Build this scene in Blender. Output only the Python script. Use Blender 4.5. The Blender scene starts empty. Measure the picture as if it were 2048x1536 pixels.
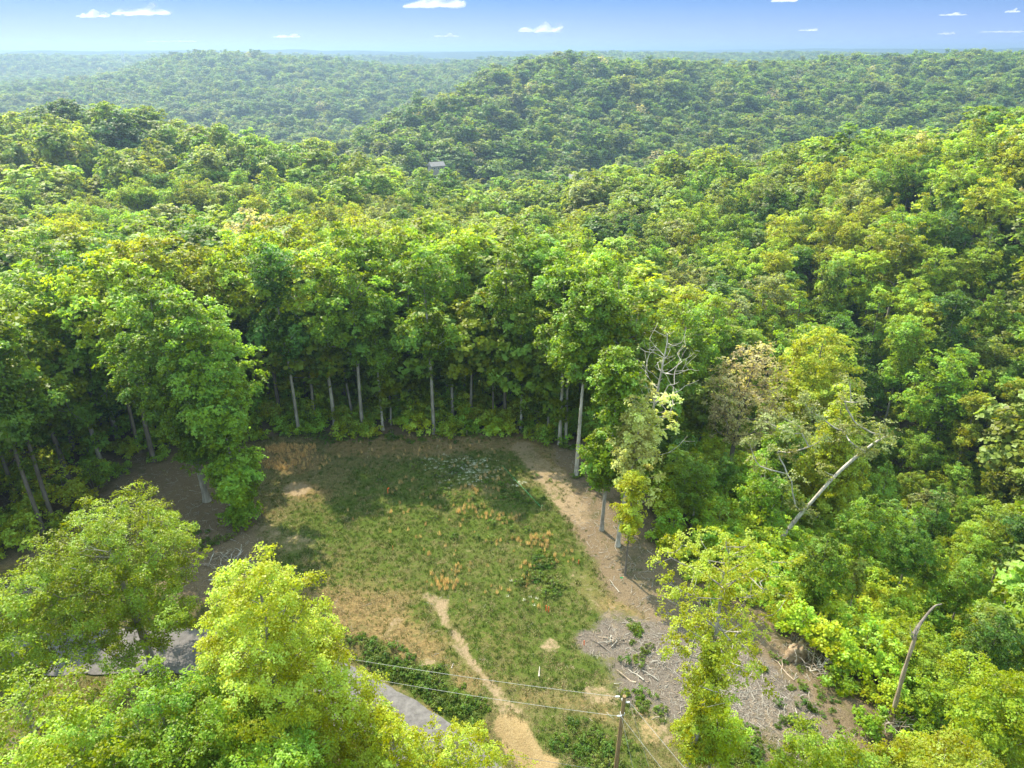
import bpy, math, random
import numpy as np
from mathutils import Vector
R_ = math.radians
S = bpy.context.scene
C = S.collection

# ------------------------------------------------------------------ camera, sky, sun
CAM = np.array([0.0, 0.0, 48.0])
PITCH = R_(25.35)
F = 1400.0                                   # focal length in pixels of the 2048 wide photograph
cd = bpy.data.cameras.new('camera'); cam = bpy.data.objects.new('camera', cd); C.objects.link(cam)
cam.location = CAM; cam.rotation_euler = (math.pi/2 - PITCH, 0, 0)
cd.sensor_width = 36.0; cd.lens = 36.0*F/2048; cd.clip_start = 0.5; cd.clip_end = 60000
S.camera = cam
SUN_AZ = R_(-35.0)                           # left of the view direction (+Y)
SUN_EL = R_(50.0)
w = bpy.data.worlds.new('World'); S.world = w; w.use_nodes = True
nt = w.node_tree; nt.nodes.clear()
sky = nt.nodes.new('ShaderNodeTexSky'); sky.sky_type = 'NISHITA'; sky.sun_disc = False
sky.sun_elevation = SUN_EL; sky.sun_rotation = SUN_AZ
sky.air_density = 1.0; sky.dust_density = 0.15; sky.ozone_density = 3.0; sky.altitude = 300
hs = nt.nodes.new('ShaderNodeHueSaturation'); hs.inputs['Saturation'].default_value = 1.0
bg = nt.nodes.new('ShaderNodeBackground'); bg.inputs['Strength'].default_value = 0.15
ow = nt.nodes.new('ShaderNodeOutputWorld')
# the sky just above the skyline is the clear blue of the photograph, not a bleached band: look the sky up a little higher and tint it evenly all round
tcw = nt.nodes.new('ShaderNodeTexCoord'); va = nt.nodes.new('ShaderNodeVectorMath'); va.operation = 'ADD'; va.inputs[1].default_value = (0, 0, 3.0)
vn = nt.nodes.new('ShaderNodeVectorMath'); vn.operation = 'NORMALIZE'; nt.links.new(tcw.outputs['Generated'], va.inputs[0]); nt.links.new(va.outputs[0], vn.inputs[0]); nt.links.new(vn.outputs[0], sky.inputs['Vector'])
sz = nt.nodes.new('ShaderNodeSeparateXYZ'); nt.links.new(tcw.outputs['Generated'], sz.inputs[0])
rw = nt.nodes.new('ShaderNodeValToRGB'); rw.color_ramp.elements[0].color = (0.72, 0.52, 0.44, 1); rw.color_ramp.elements[1].color = (0.085, 0.225, 0.27, 1); rw.color_ramp.elements[1].position = 0.35
e_ = rw.color_ramp.elements.new(0.08); e_.color = (0.085, 0.225, 0.27, 1)
nt.links.new(sz.outputs['Z'], rw.inputs[0]); mw = nt.nodes.new('ShaderNodeMix'); mw.data_type = 'RGBA'; mw.blend_type = 'MULTIPLY'; mw.inputs[0].default_value = 1
nt.links.new(sky.outputs[0], mw.inputs[6]); nt.links.new(rw.outputs[0], mw.inputs[7])
# higher up, out of frame, a sky tinted brighter and warmer adds fill light
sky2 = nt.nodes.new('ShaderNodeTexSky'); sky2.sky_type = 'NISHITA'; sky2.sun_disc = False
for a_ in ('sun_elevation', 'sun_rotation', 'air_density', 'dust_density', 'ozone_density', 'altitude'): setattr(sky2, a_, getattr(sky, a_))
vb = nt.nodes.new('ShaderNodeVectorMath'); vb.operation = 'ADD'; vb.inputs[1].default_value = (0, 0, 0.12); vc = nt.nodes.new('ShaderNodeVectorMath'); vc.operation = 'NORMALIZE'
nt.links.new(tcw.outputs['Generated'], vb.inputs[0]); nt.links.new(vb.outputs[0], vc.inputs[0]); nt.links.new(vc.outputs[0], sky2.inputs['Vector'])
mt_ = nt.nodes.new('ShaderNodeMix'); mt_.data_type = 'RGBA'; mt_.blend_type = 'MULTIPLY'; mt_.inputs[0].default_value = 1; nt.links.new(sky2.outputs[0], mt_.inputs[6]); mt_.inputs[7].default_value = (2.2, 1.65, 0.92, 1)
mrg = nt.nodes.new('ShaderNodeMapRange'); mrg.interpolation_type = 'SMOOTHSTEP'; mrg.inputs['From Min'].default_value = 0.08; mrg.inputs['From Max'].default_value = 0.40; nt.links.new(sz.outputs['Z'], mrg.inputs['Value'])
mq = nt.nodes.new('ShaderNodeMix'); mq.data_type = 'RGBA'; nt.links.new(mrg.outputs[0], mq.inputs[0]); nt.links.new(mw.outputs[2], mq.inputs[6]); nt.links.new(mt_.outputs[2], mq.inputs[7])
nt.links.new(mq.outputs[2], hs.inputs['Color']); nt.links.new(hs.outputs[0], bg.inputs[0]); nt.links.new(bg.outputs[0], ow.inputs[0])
sl = bpy.data.lights.new('sun', 'SUN'); sl.energy = 2.0; sl.angle = R_(0.6); sl.color = (1.0, 0.90, 0.72)
so = bpy.data.objects.new('sun', sl); C.objects.link(so)
sd = Vector((math.sin(SUN_AZ)*math.cos(SUN_EL), math.cos(SUN_AZ)*math.cos(SUN_EL), math.sin(SUN_EL)))
so.rotation_euler = sd.to_track_quat('Z', 'Y').to_euler(); so.location = (-60, 60, 90)
S.view_settings.view_transform = 'Standard'; S.view_settings.look = 'None'
S.view_settings.gamma = 1; S.view_settings.use_curve_mapping = False
S.view_settings.exposure = 2.6
S.render.engine = 'CYCLES'
cy = S.cycles
cy.max_bounces = 8; cy.diffuse_bounces = 6; cy.glossy_bounces = 1; cy.transmission_bounces = 5
cy.transparent_max_bounces = 12; cy.volume_bounces = 0; cy.use_denoising = True
cy.caustics_reflective = False; cy.caustics_refractive = False
HAZE = 0.00038

# ------------------------------------------------------------------ small helpers
sP, cP = math.sin(PITCH), math.cos(PITCH)
def ray(px, py):
    x = (px-1024)/F; y = -(py-768)/F
    return np.array([x, cP + y*sP, -sP + y*cP])
def atz(px, py, z=0.0):
    d = ray(px, py); return CAM + d*((z-CAM[2])/d[2])
def aty(px, py, Y):
    d = ray(px, py); return CAM + d*(Y/d[1])
def proj(P):
    r = np.asarray(P, float) - CAM
    dep = r[..., 1]*cP - r[..., 2]*sP
    up = r[..., 1]*sP + r[..., 2]*cP
    return 1024 + F*r[..., 0]/dep, 768 - F*up/dep, dep
def hash2(i, j, s=0):
    n = (i*374761393 + j*668265263 + s*974634777) & 0xffffffff
    n = ((n ^ (n >> 13))*1274126177) & 0xffffffff
    n = n ^ (n >> 16)
    return (n & 0xffff)/65535.0
def vnoise(x, y, s=0):
    x = np.asarray(x, float); y = np.asarray(y, float)
    i = np.floor(x).astype(np.int64); j = np.floor(y).astype(np.int64)
    fx = x-i; fy = y-j; fx = fx*fx*(3-2*fx); fy = fy*fy*(3-2*fy)
    a = hash2(i, j, s); b = hash2(i+1, j, s); c = hash2(i, j+1, s); d = hash2(i+1, j+1, s)
    return (a*(1-fx)+b*fx)*(1-fy) + (c*(1-fx)+d*fx)*fy
def fbm(x, y, s=0, o=4):
    v = 0; a = 0.5; t = 0
    for k in range(o):
        v = v + a*vnoise(np.asarray(x)*2**k+17*k, np.asarray(y)*2**k-9*k, s+k); t += a; a *= 0.5
    return v/t
def smooth(a, b, x):
    t = np.clip((x-a)/(b-a), 0, 1); return t*t*(3-2*t)
def tag(o, label=None, cat=None, group=None, kind=None):
    if label: o['label'] = label
    if cat: o['category'] = cat
    if group: o['group'] = group
    if kind: o['kind'] = kind
    return o
def mesh_np(name, V, Fc, mats=(), tint=None, smooth_=False, quads=True):
    me = bpy.data.meshes.new(name)
    V = np.ascontiguousarray(V, np.float32); Fc = np.ascontiguousarray(Fc, np.int32)
    n = Fc.shape[1]
    me.vertices.add(len(V)); me.vertices.foreach_set('co', V.ravel())
    me.loops.add(Fc.size); me.loops.foreach_set('vertex_index', Fc.ravel())
    me.polygons.add(len(Fc)); me.polygons.foreach_set('loop_start', np.arange(0, Fc.size, n, dtype=np.int32))
    me.polygons.foreach_set('loop_total', np.full(len(Fc), n, np.int32))
    if smooth_: me.polygons.foreach_set('use_smooth', np.ones(len(Fc), bool))
    if tint is not None:
        at = me.attributes.new('tint', 'FLOAT', 'FACE'); at.data.foreach_set('value', np.ascontiguousarray(tint, np.float32))
    for m in mats: me.materials.append(m)
    me.update(calc_edges=True)
    return me
def link(name, me, parent=None, loc=None):
    o = bpy.data.objects.new(name, me); C.objects.link(o)
    if parent is not None: o.parent = parent
    if loc is not None: o.location = loc
    return o
def empty(name, loc, rz=0.0):
    o = bpy.data.objects.new(name, None); C.objects.link(o)
    o.empty_display_size = 0.5; o.location = loc; o.rotation_euler = (0, 0, rz); return o

# ------------------------------------------------------------------ materials
def new_mat(name):
    m = bpy.data.materials.new(name); m.use_nodes = True; t = m.node_tree; t.nodes.clear()
    return m, t, t.nodes.new
def leaf_mat(name, cols, trans=0.60, warm=(1.15, 1.12, 0.35)):
    """cols: list of base colours picked per tree by the object's random number"""
    m, t, N = new_mat(name); L = t.links.new
    oi = N('ShaderNodeObjectInfo')
    if len(cols) > 1:
        cr = N('ShaderNodeValToRGB'); cr.color_ramp.interpolation = 'LINEAR'
        e = cr.color_ramp.elements
        for k, c in enumerate(cols):
            el = e[k] if k < 2 else e.new(1.0)
            el.position = k/(len(cols)-1) if k < 2 else k/(len(cols)-1)
            el.color = (*c, 1)
        e[1].position = 1/(len(cols)-1)
        L(oi.outputs['Random'], cr.inputs[0]); base = cr.outputs[0]
    else:
        rgb = N('ShaderNodeRGB'); rgb.outputs[0].default_value = (*cols[0], 1); base = rgb.outputs[0]
    at = N('ShaderNodeAttribute'); at.attribute_name = 'tint'
    h = N('ShaderNodeHueSaturation')
    # hue and value drift per tree and per leaf spray
    mh = N('ShaderNodeMath'); mh.operation = 'MULTIPLY_ADD'; mh.inputs[1].default_value = 0.05; mh.inputs[2].default_value = 0.475
    L(at.outputs['Fac'], mh.inputs[0]); 
    ms = N('ShaderNodeMath'); ms.operation = 'MULTIPLY_ADD'; ms.inputs[1].default_value = -0.25; ms.inputs[2].default_value = 1.1
    L(at.outputs['Fac'], ms.inputs[0])
    mv = N('ShaderNodeMath'); mv.operation = 'MULTIPLY_ADD'; mv.inputs[1].default_value = 0.9; mv.inputs[2].default_value = 0.55
    L(at.outputs['Fac'], mv.inputs[0])
    mr = N('ShaderNodeMath'); mr.operation = 'MULTIPLY'; 
    r2 = N('ShaderNodeMath'); r2.operation = 'MULTIPLY'; r2.inputs[1].default_value = 7.31; L(oi.outputs['Random'], r2.inputs[0])
    r3 = N('ShaderNodeMath'); r3.operation = 'FRACT'; L(r2.outputs[0], r3.inputs[0])
    r4 = N('ShaderNodeMath'); r4.operation = 'MULTIPLY_ADD'; r4.inputs[1].default_value = 0.45; r4.inputs[2].default_value = 0.78; L(r3.outputs[0], r4.inputs[0])
    L(mv.outputs[0], mr.inputs[0]); L(r4.outputs[0], mr.inputs[1])
    L(mh.outputs[0], h.inputs['Hue']); L(ms.outputs[0], h.inputs['Saturation']); L(mr.outputs[0], h.inputs['Value']); L(base, h.inputs['Color'])
    d = N('ShaderNodeBsdfDiffuse'); L(h.outputs[0], d.inputs[0])
    tr = N('ShaderNodeBsdfTranslucent')
    mx = N('ShaderNodeMix'); mx.data_type = 'RGBA'; mx.blend_type = 'MULTIPLY'; mx.inputs[0].default_value = 1
    L(h.outputs[0], mx.inputs[6]); mx.inputs[7].default_value = (*warm, 1); L(mx.outputs[2], tr.inputs[0])
    ms1 = N('ShaderNodeMixShader'); ms1.inputs[0].default_value = trans; L(d.outputs[0], ms1.inputs[1]); L(tr.outputs[0], ms1.inputs[2])
    g = N('ShaderNodeBsdfGlossy'); g.inputs['Roughness'].default_value = 0.55; g.inputs[0].default_value = (1, 1, 1, 1)
    lw = N('ShaderNodeLayerWeight'); lw.inputs[0].default_value = 0.25
    mg = N('ShaderNodeMath'); mg.operation = 'MULTIPLY'; mg.inputs[1].default_value = 0.03; L(lw.outputs['Fresnel'], mg.inputs[0])
    ms2 = N('ShaderNodeMixShader'); L(mg.outputs[0], ms2.inputs[0]); L(ms1.outputs[0], ms2.inputs[1]); L(g.outputs[0], ms2.inputs[2])
    o = N('ShaderNodeOutputMaterial'); L(ms2.outputs[0], o.inputs[0])
    return m
COL = {
    'fresh': (0.106, 0.165, 0.009), 'yellow': (0.200, 0.222, 0.009), 'lime': (0.145, 0.192, 0.009),
    'deep': (0.056, 0.105, 0.011), 'olive': (0.128, 0.155, 0.018), 'tan': (0.30, 0.265, 0.15),
    'pale': (0.195, 0.215, 0.075), 'cream': (0.30, 0.31, 0.11), 'gold': (0.238, 0.272, 0.014)}
COL = {k: tuple(min(0.75, c*(1.65 if k in ('gold', 'yellow', 'cream', 'tan', 'pale') else 2.0)) for c in v) for k, v in COL.items()}
LM = {k: leaf_mat('leaves_'+k, [v]) for k, v in COL.items()}
FOREST_M = leaf_mat('leaves_forest', [tuple(c*(0.8 if k in ('tan', 'pale', 'gold') else 0.92) for c in COL[k]) for k in ('deep', 'fresh', 'lime', 'yellow', 'lime', 'olive', 'fresh', 'lime', 'yellow', 'fresh', 'pale', 'lime', 'deep', 'yellow', 'fresh', 'lime')])
FAR_M = leaf_mat('leaves_far_forest', [tuple(c*0.80 for c in COL[k]) for k in ('deep', 'fresh', 'deep', 'fresh', 'olive', 'lime', 'fresh', 'deep', 'pale', 'fresh', 'lime', 'deep', 'fresh', 'yellow', 'fresh')])
SHRUB_M = leaf_mat('leaves_undergrowth', [tuple(1.25*c for c in COL[k]) for k in ('fresh', 'fresh', 'lime', 'yellow', 'lime')])

def rough_mat(name, c1, c2, scale, bump=0.3, rough=0.9, detail=6, stretch=(1, 1, 1), spec=0.2, coords='Object'):
    m, t, N = new_mat(name); L = t.links.new
    tc = N('ShaderNodeTexCoord'); mp = N('ShaderNodeMapping'); mp.inputs['Scale'].default_value = stretch
    L(tc.outputs[coords], mp.inputs[0])
    n = N('ShaderNodeTexNoise'); n.inputs['Scale'].default_value = scale; n.inputs['Detail'].default_value = detail; n.inputs['Roughness'].default_value = 0.65
    L(mp.outputs[0], n.inputs['Vector'])
    cr = N('ShaderNodeValToRGB'); cr.color_ramp.elements[0].position = 0.32; cr.color_ramp.elements[1].position = 0.68
    cr.color_ramp.elements[0].color = (*c1, 1); cr.color_ramp.elements[1].color = (*c2, 1); L(n.outputs['Fac'], cr.inputs[0])
    b = N('ShaderNodeBump'); b.inputs['Strength'].default_value = bump; b.inputs['Distance'].default_value = 0.05; L(n.outputs['Fac'], b.inputs['Height'])
    p = N('ShaderNodeBsdfPrincipled'); p.inputs['Roughness'].default_value = rough; p.inputs['Specular IOR Level'].default_value = spec
    L(cr.outputs[0], p.inputs['Base Color']); L(b.outputs[0], p.inputs['Normal'])
    o = N('ShaderNodeOutputMaterial'); L(p.outputs[0], o.inputs[0]); return m
BARK = {
    'grey': rough_mat('bark_grey', (0.13, 0.11, 0.09), (0.36, 0.33, 0.29), 3.0, 0.7, stretch=(1, 1, 0.25)),
    'pale': rough_mat('bark_pale', (0.20, 0.18, 0.15), (0.50, 0.46, 0.40), 2.5, 0.4, stretch=(1, 1, 0.35)),
    'dark': rough_mat('bark_dark', (0.07, 0.056, 0.045), (0.21, 0.18, 0.15), 3.0, 0.6, stretch=(1, 1, 0.25)),
    'dead': rough_mat('bark_dead', (0.16, 0.11, 0.075), (0.42, 0.34, 0.26), 3.5, 0.6, stretch=(1, 1, 0.2))}

# ------------------------------------------------------------------ terrain
CH = 22.0                                     # canopy height above ground used when reading the picture
ctrl = []
for X in (-70, -45, -20, 0, 15):
    for Y in (15, 40, 62, 85): ctrl.append((X, Y, 0.0))
ctrl += [(-45, 30, -1.0), (-20, 25, -0.7), (0, 0, -1), (-80, 0, -3), (60, 0, -10), (26, 45, -0.2), (30, 36, -0.6), (24, 20, -1.5), (20, 60, -0.8), (14, 72, -0.3), (-30, 92, 0), (0, 95, -0.5),
         (38, 42, -4.5), (36, 55, -5), (30, 70, -4.5), (22, 84, -3), (50, 62, -12), (64, 50, -17), (48, 85, -13), (75, 80, -23), (62, 115, -21), (95, 105, -21), (90, 40, -20),
         (-60, 110, -2), (-20, 115, -3), (15, 110, -5), (-110, 110, -5), (-110, 60, -2), (-150, 150, -12), (-60, 150, -9), (0, 150, -10)]
def cimg(px, py, Y, ch=CH):
    P = aty(px, py, Y); ctrl.append((P[0], P[1], P[2]-ch))
for a in [(2048, 240, 170), (1800, 290, 200), (1500, 322, 240), (1250, 350, 285), (1900, 520, 128), (1600, 450, 168), (1300, 450, 180), (1300, 560, 135), (1000, 500, 130), (2048, 400, 140),
          (300, 425, 170), (100, 400, 185), (400, 315, 240), (0, 232, 310), (200, 252, 290), (600, 310, 270), (780, 345, 300), (900, 375, 300), (600, 390, 200), (1080, 420, 230), (850, 430, 190),
          # far spur on the right
          (900, 340, 430), (1100, 345, 440), (1300, 340, 450), (1500, 330, 460), (1100, 220, 590), (1400, 220, 620), (1700, 220, 620), (2000, 230, 560),
          (1060, 152, 800), (1200, 146, 840), (1300, 138, 860), (1500, 136, 900), (1700, 122, 900), (1900, 112, 880), (2100, 114, 880), (950, 158, 680), (860, 202, 590), (790, 258, 500), (745, 305, 440), (1000, 240, 540),
          # far ridge on the left
          (250, 145, 1250), (320, 116, 1300), (400, 108, 1300), (520, 110, 1300), (640, 120, 1300), (760, 130, 1350), (880, 132, 1400), (120, 200, 980), (220, 228, 850), (400, 205, 960), (550, 195, 980), (700, 225, 900), (300, 262, 760), (500, 285, 720), (650, 285, 720), (760, 240, 860),
          # hazy hill far left
          (0, 132, 1900), (120, 128, 1900), (230, 124, 2000), (0, 180, 1300), (120, 175, 1300), (-200, 140, 1700), (900, 128, 1700), (700, 126, 1800), (1000, 122, 1500)]:
    cimg(*a)
ctrl += [(-70, 620, -48), (-85, 760, -50), (-20, 850, -40), (-150, 560, -50), (0, 1000, -35), (-220, 460, -48), (-110, 450, -46), (-400, 430, -30), (60, 400, -44), (180, 390, -42), (320, 380, -25), (330, 250, 12), (180, 300, -20), (-60, 350, -36), (420, 450, -20),
         (-450, 1700, -30), (-650, 900, -45), (-550, 700, -40), (100, 1200, -30), (700, 1300, -20), (-300, 1650, -30), (900, 900, 15), (-800, 1200, -20), (-300, 250, -12), (-260, 140, -10), (200, 100, 2), (220, 20, -5)]
ctrl = np.array(ctrl)
CX = ctrl[:, :2]/100.0
def tk(d2): return 0.5*d2*np.log(d2+1e-9)
n_ = len(CX)
K = tk(((CX[:, None]-CX[None])**2).sum(-1)) + np.eye(n_)*0.02
Pm = np.hstack([np.ones((n_, 1)), CX]); A = np.zeros((n_+3, n_+3)); A[:n_, :n_] = K; A[:n_, n_:] = Pm; A[n_:, :n_] = Pm.T
Wt = np.linalg.solve(A, np.concatenate([ctrl[:, 2], np.zeros(3)]))
def height(x, y):
    x = np.atleast_1d(np.asarray(x, float)); y = np.atleast_1d(np.asarray(y, float)); sh = x.shape
    x = x.ravel(); y = y.ravel(); out = np.zeros(len(x))
    for s in range(0, len(x), 20000):
        xx = x[s:s+20000]; yy = y[s:s+20000]
        q = np.stack([xx, yy], 1)/100.0
        d2 = ((q[:, None]-CX[None])**2).sum(-1)
        out[s:s+20000] = tk(d2)@Wt[:n_] + Wt[n_] + q@Wt[n_+1:]
    r = np.hypot(x, y)
    rel = smooth(120, 400, r)*(fbm(x/90, y/90, 3, 3)-0.5)*11          # small relief of the hills
    near = np.clip(out, -60, 40) + rel
    rid = 1-np.abs(2*fbm(x/1500+3.1, y/1100+1.7, 8, 4)-1)
    far = -46 + 60*smooth(0.55, 1.0, rid) + 12*fbm(x/400, y/300, 21, 3) + 54*smooth(2400, 4200, r)*(0.35+0.65*fbm(x/900+5, y/700, 33, 3)) + 14*smooth(0.05, 0.4, x/np.maximum(y, 1))*smooth(3000, 4500, r)
    k = smooth(1500, 2300, np.hypot(x*0.9, y))
    k = np.maximum(k, smooth(-20, -250, y)); k = np.maximum(k, smooth(330, 600, np.abs(x)-0.85*y))
    z = near*(1-k) + np.minimum(far, 72)*k
    bumps = (fbm(x/6, y/6, 5, 3)-0.5)*0.5*smooth(120, 60, r) + (fbm(x/1.3, y/1.3, 15, 2)-0.5)*0.24*smooth(110, 60, r)
    return (z + bumps).reshape(sh)
def gh(x, y): return float(height(x, y)[0])
def ground(px, py):
    d = ray(px, py); t = np.linspace(20, 400, 1500)
    P = CAM + d*t[:, None]; h = height(P[:, 0], P[:, 1]); i = np.argmax(P[:, 2] < h); 
    if P[i, 2] >= h[i]: i = -1
    t2 = np.linspace(t[max(i-1, 0)], t[i], 30); P = CAM + d*t2[:, None]; h = height(P[:, 0], P[:, 1]); i = np.argmax(P[:, 2] < h)
    return np.array([P[i, 0], P[i, 1], h[i]])

# ground cover zones, read from the photograph as soft strokes on the ground: (points px, radius m, strength)
def stroke_mask(x, y, strokes):
    m = np.zeros(len(x))
    for pts, rad, s in strokes:
        W = [atz(*p) for p in pts]
        if len(W) == 1: W = W*2
        dmin = np.full(len(x), 1e9)
        for a, b in zip(W[:-1], W[1:]):
            ab = b[:2]-a[:2]; L2 = max(ab@ab, 1e-6)
            t = np.clip(((x-a[0])*ab[0]+(y-a[1])*ab[1])/L2, 0, 1)
            dmin = np.minimum(dmin, np.hypot(x-a[0]-t*ab[0], y-a[1]-t*ab[1]))
        m = np.maximum(m, s*smooth(rad*1.35, rad*0.55, dmin))
    return m
GREEN = [([(700, 1040), (1130, 1040)], 7, .85), ([(760, 960), (1000, 940)], 4.5, .75), ([(640, 1120), (1150, 1150)], 5, .75), ([(900, 1210), (1130, 1230)], 4.5, .8), ([(1090, 1130)], 3, 1), ([(960, 1290), (1150, 1330)], 3.5, .8),
         ([(860, 1360)], 2.2, 1), ([(800, 1340), (940, 1420)], 1.3, 1), ([(640, 1010), (600, 1060)], 2.5, .7), ([(1240, 1400), (1320, 1430)], 1.6, .8), ([(1130, 1480), (1240, 1530)], 2.6, .8), ([(1265, 1255), (1280, 1275)], 1.0, .9),
         ([(1240, 1320), (1270, 1300)], .9, .6), ([(1500, 1300), (1650, 1400)], 1.2, .6), ([(1550, 1440), (1600, 1500)], 1.4, .5), ([(1150, 890), (1160, 950)], 1.2, .8), ([(1000, 1380)], 2, .6), ([(1060, 1000), (1170, 1110)], 3.0, .8), ([(740, 1290), (760, 1320)], 1.2, .9)]
DRY = [([(560, 910), (600, 930)], 3.0, 1), ([(600, 985), (660, 1000)], 2, .8), ([(700, 890), (1050, 885)], 3.5, .75), ([(700, 1180), (960, 1300)], 5.5, .7), ([(640, 1130), (700, 1230)], 3.0, .8), ([(1100, 1180), (1160, 1240)], 2.2, .5),
       ([(1200, 1180), (1350, 1230)], 3.5, .7), ([(830, 1290), (900, 1400)], 3, .7), ([(1000, 1330), (1180, 1400)], 3.5, .4), ([(1110, 950), (1090, 900)], 2.5, .7), ([(960, 980), (1000, 990)], 2, .4), ([(100, 1060), (40, 1100)], 5, .6)]
BARE = [([(850, 1195), (890, 1240), (930, 1300), (985, 1370), (1020, 1450)], .5, .8), ([(905, 1290), (960, 1340), (1040, 1420)], .42, .72), ([(880, 1215)], 1.1, .9), ([(1040, 900), (1090, 950), (1130, 1000), (1165, 1030)], 1.9, .75), ([(590, 985)], 1.8, .8), ([(520, 1060), (600, 1090)], 1.6, .5),
        ([(800, 1235), (770, 1270)], .5, .6), ([(1100, 1295)], .7, .7), ([(1180, 1390), (1215, 1400)], 1.0, .7), ([(1280, 1430), (1330, 1470)], 1.2, .6), ([(1150, 1160), (1250, 1250)], 1.4, .4), ([(1430, 1480), (1560, 1470)], 3, .4), ([(860, 1330)], .8, .6), ([(960, 1100), (1010, 1110)], 1.5, .25)]
SAND = [([(1015, 1450), (1050, 1495), (1080, 1545)], 1.15, .9), ([(1290, 1440), (1310, 1480)], .8, .5), ([(1025, 1460)], 1.2, .8)]
CHIP = [([(1250, 1290), (1340, 1300), (1400, 1330)], 3.2, 1), ([(1175, 1290), (1210, 1300)], 1.5, 1), ([(1330, 1370), (1420, 1400), (1500, 1380)], 4.2, 1), ([(1280, 1330)], 1.8, 1), ([(1460, 1340), (1560, 1420)], 3.2, .8), ([(1230, 1240)], 1.2, .6), ([(1450, 1450), (1600, 1480)], 2.6, .5)]
LITTER = [([(1180, 1010), (1230, 1090), (1290, 1180), (1400, 1240), (1520, 1290)], 3.6, 1), ([(1150, 900), (1180, 960)], 3.2, 1), ([(350, 980), (420, 1060), (430, 1140)], 5, 1), ([(330, 960), (200, 960)], 6, .8), ([(1560, 1320), (1650, 1440), (1760, 1500)], 3, .8), ([(1500, 1480)], 4, .3)]
# clearing outline in world coordinates (from the photograph's ground line)
CLR_PX = [(300, 935), (430, 900), (520, 885), (560, 868), (700, 872), (900, 868), (1050, 866), (1110, 888), (1150, 930), (1185, 1040), (1225, 1120), (1300, 1190), (1440, 1225), (1560, 1270), (1680, 1380), (1760, 1490), (1800, 1620), (1300, 1760), (700, 1760), (300, 1500), (-200, 1420), (-250, 1180), (60, 1120), (180, 1040)]
CLR = np.array([atz(*p)[:2] for p in CLR_PX])
def inside(x, y, poly):
    x = np.asarray(x); y = np.asarray(y); c = np.zeros(x.shape, bool); n = len(poly)
    for i in range(n):
        x1, y1 = poly[i]; x2, y2 = poly[(i+1) % n]
        c ^= ((y1 > y) != (y2 > y)) & (x < (x2-x1)*(y-y1)/(y2-y1+1e-12)+x1)
    return c
def dist_poly(x, y, poly, closed=True):
    d = np.full(np.shape(x), 1e9)
    for i in range(len(poly) if closed else len(poly)-1):
        a = poly[i]; b = poly[(i+1) % len(poly)]; ab = b-a; L2 = ab@ab+1e-9
        t = np.clip(((x-a[0])*ab[0]+(y-a[1])*ab[1])/L2, 0, 1)
        d = np.minimum(d, np.hypot(x-a[0]-t*ab[0], y-a[1]-t*ab[1]))
    return d
ROAD_PX = [(-420, 1395), (-150, 1330), (60, 1308), (250, 1300), (420, 1305), (560, 1335), (680, 1385), (780, 1440), (880, 1510), (960, 1590), (1020, 1700)]
ROAD = np.array([atz(p[0], p[1], -0.6)[:2] for p in ROAD_PX])
def catmull(P, n):
    P = np.asarray(P, float); Q = np.vstack([2*P[0]-P[1], P, 2*P[-1]-P[-2]]); out = []
    for i in range(1, len(Q)-2):
        for t in np.linspace(0, 1, n, endpoint=False):
            a, b, c, d = Q[i-1], Q[i], Q[i+1], Q[i+2]
            out.append(0.5*((2*b)+(-a+c)*t+(2*a-5*b+4*c-d)*t*t+(-a+3*b-3*c+d)*t**3))
    out.append(P[-1]); return np.array(out)
ROADS = catmull(ROAD, 8)
RUTS = [catmull([atz(*p)[:2] for p in q_], 6) for q_ in ([(850, 1195), (890, 1240), (930, 1300), (985, 1370), (1030, 1460), (1060, 1560)], [(905, 1270), (960, 1335), (1020, 1400), (1075, 1480), (1110, 1570)])]
_h0 = height
def height(x, y):
    z = _h0(x, y); xx = np.atleast_1d(np.asarray(x, float)); yy = np.atleast_1d(np.asarray(y, float))
    m = (np.hypot(xx, yy) < 120)
    if m.any():
        d = dist_poly(xx[m], yy[m], ROADS, False)
        k = smooth(5.5, 3.0, d); z[m] = z[m]*(1-k) + (-0.75)*k
        for R_T in RUTS:
            dr_ = dist_poly(xx[m], yy[m], R_T, False); z[m] -= 0.13*smooth(0.55, 0.1, dr_) - 0.05*smooth(1.0, 0.6, dr_)*smooth(0.4, 0.7, dr_)
    return z

ang_f = np.arange(-46, 46.01, 0.36); ang_b = np.arange(50, 310.1, 5.0)
ang = np.radians(np.concatenate([ang_f, ang_b]))
rr = [0.5, 5, 10, 15, 20]; r = 24.0
while r < 105: r += 0.42; rr.append(r)
while r < 16000: r *= 1.028; rr.append(r)
rr = np.array(rr); A_, R2 = np.meshgrid(ang, rr)
gx = (R2*np.sin(A_)).ravel(); gy = (R2*np.cos(A_)).ravel(); gz = height(gx, gy)
na, nr = len(ang), len(rr)
idx = np.arange(na*nr).reshape(nr, na)
q = np.stack([idx[:-1], np.roll(idx, -1, 1)[:-1], np.roll(idx, -1, 1)[1:], idx[1:]], -1).reshape(-1, 4)
GV = np.vstack([np.stack([gx, gy, gz], 1)])

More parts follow.
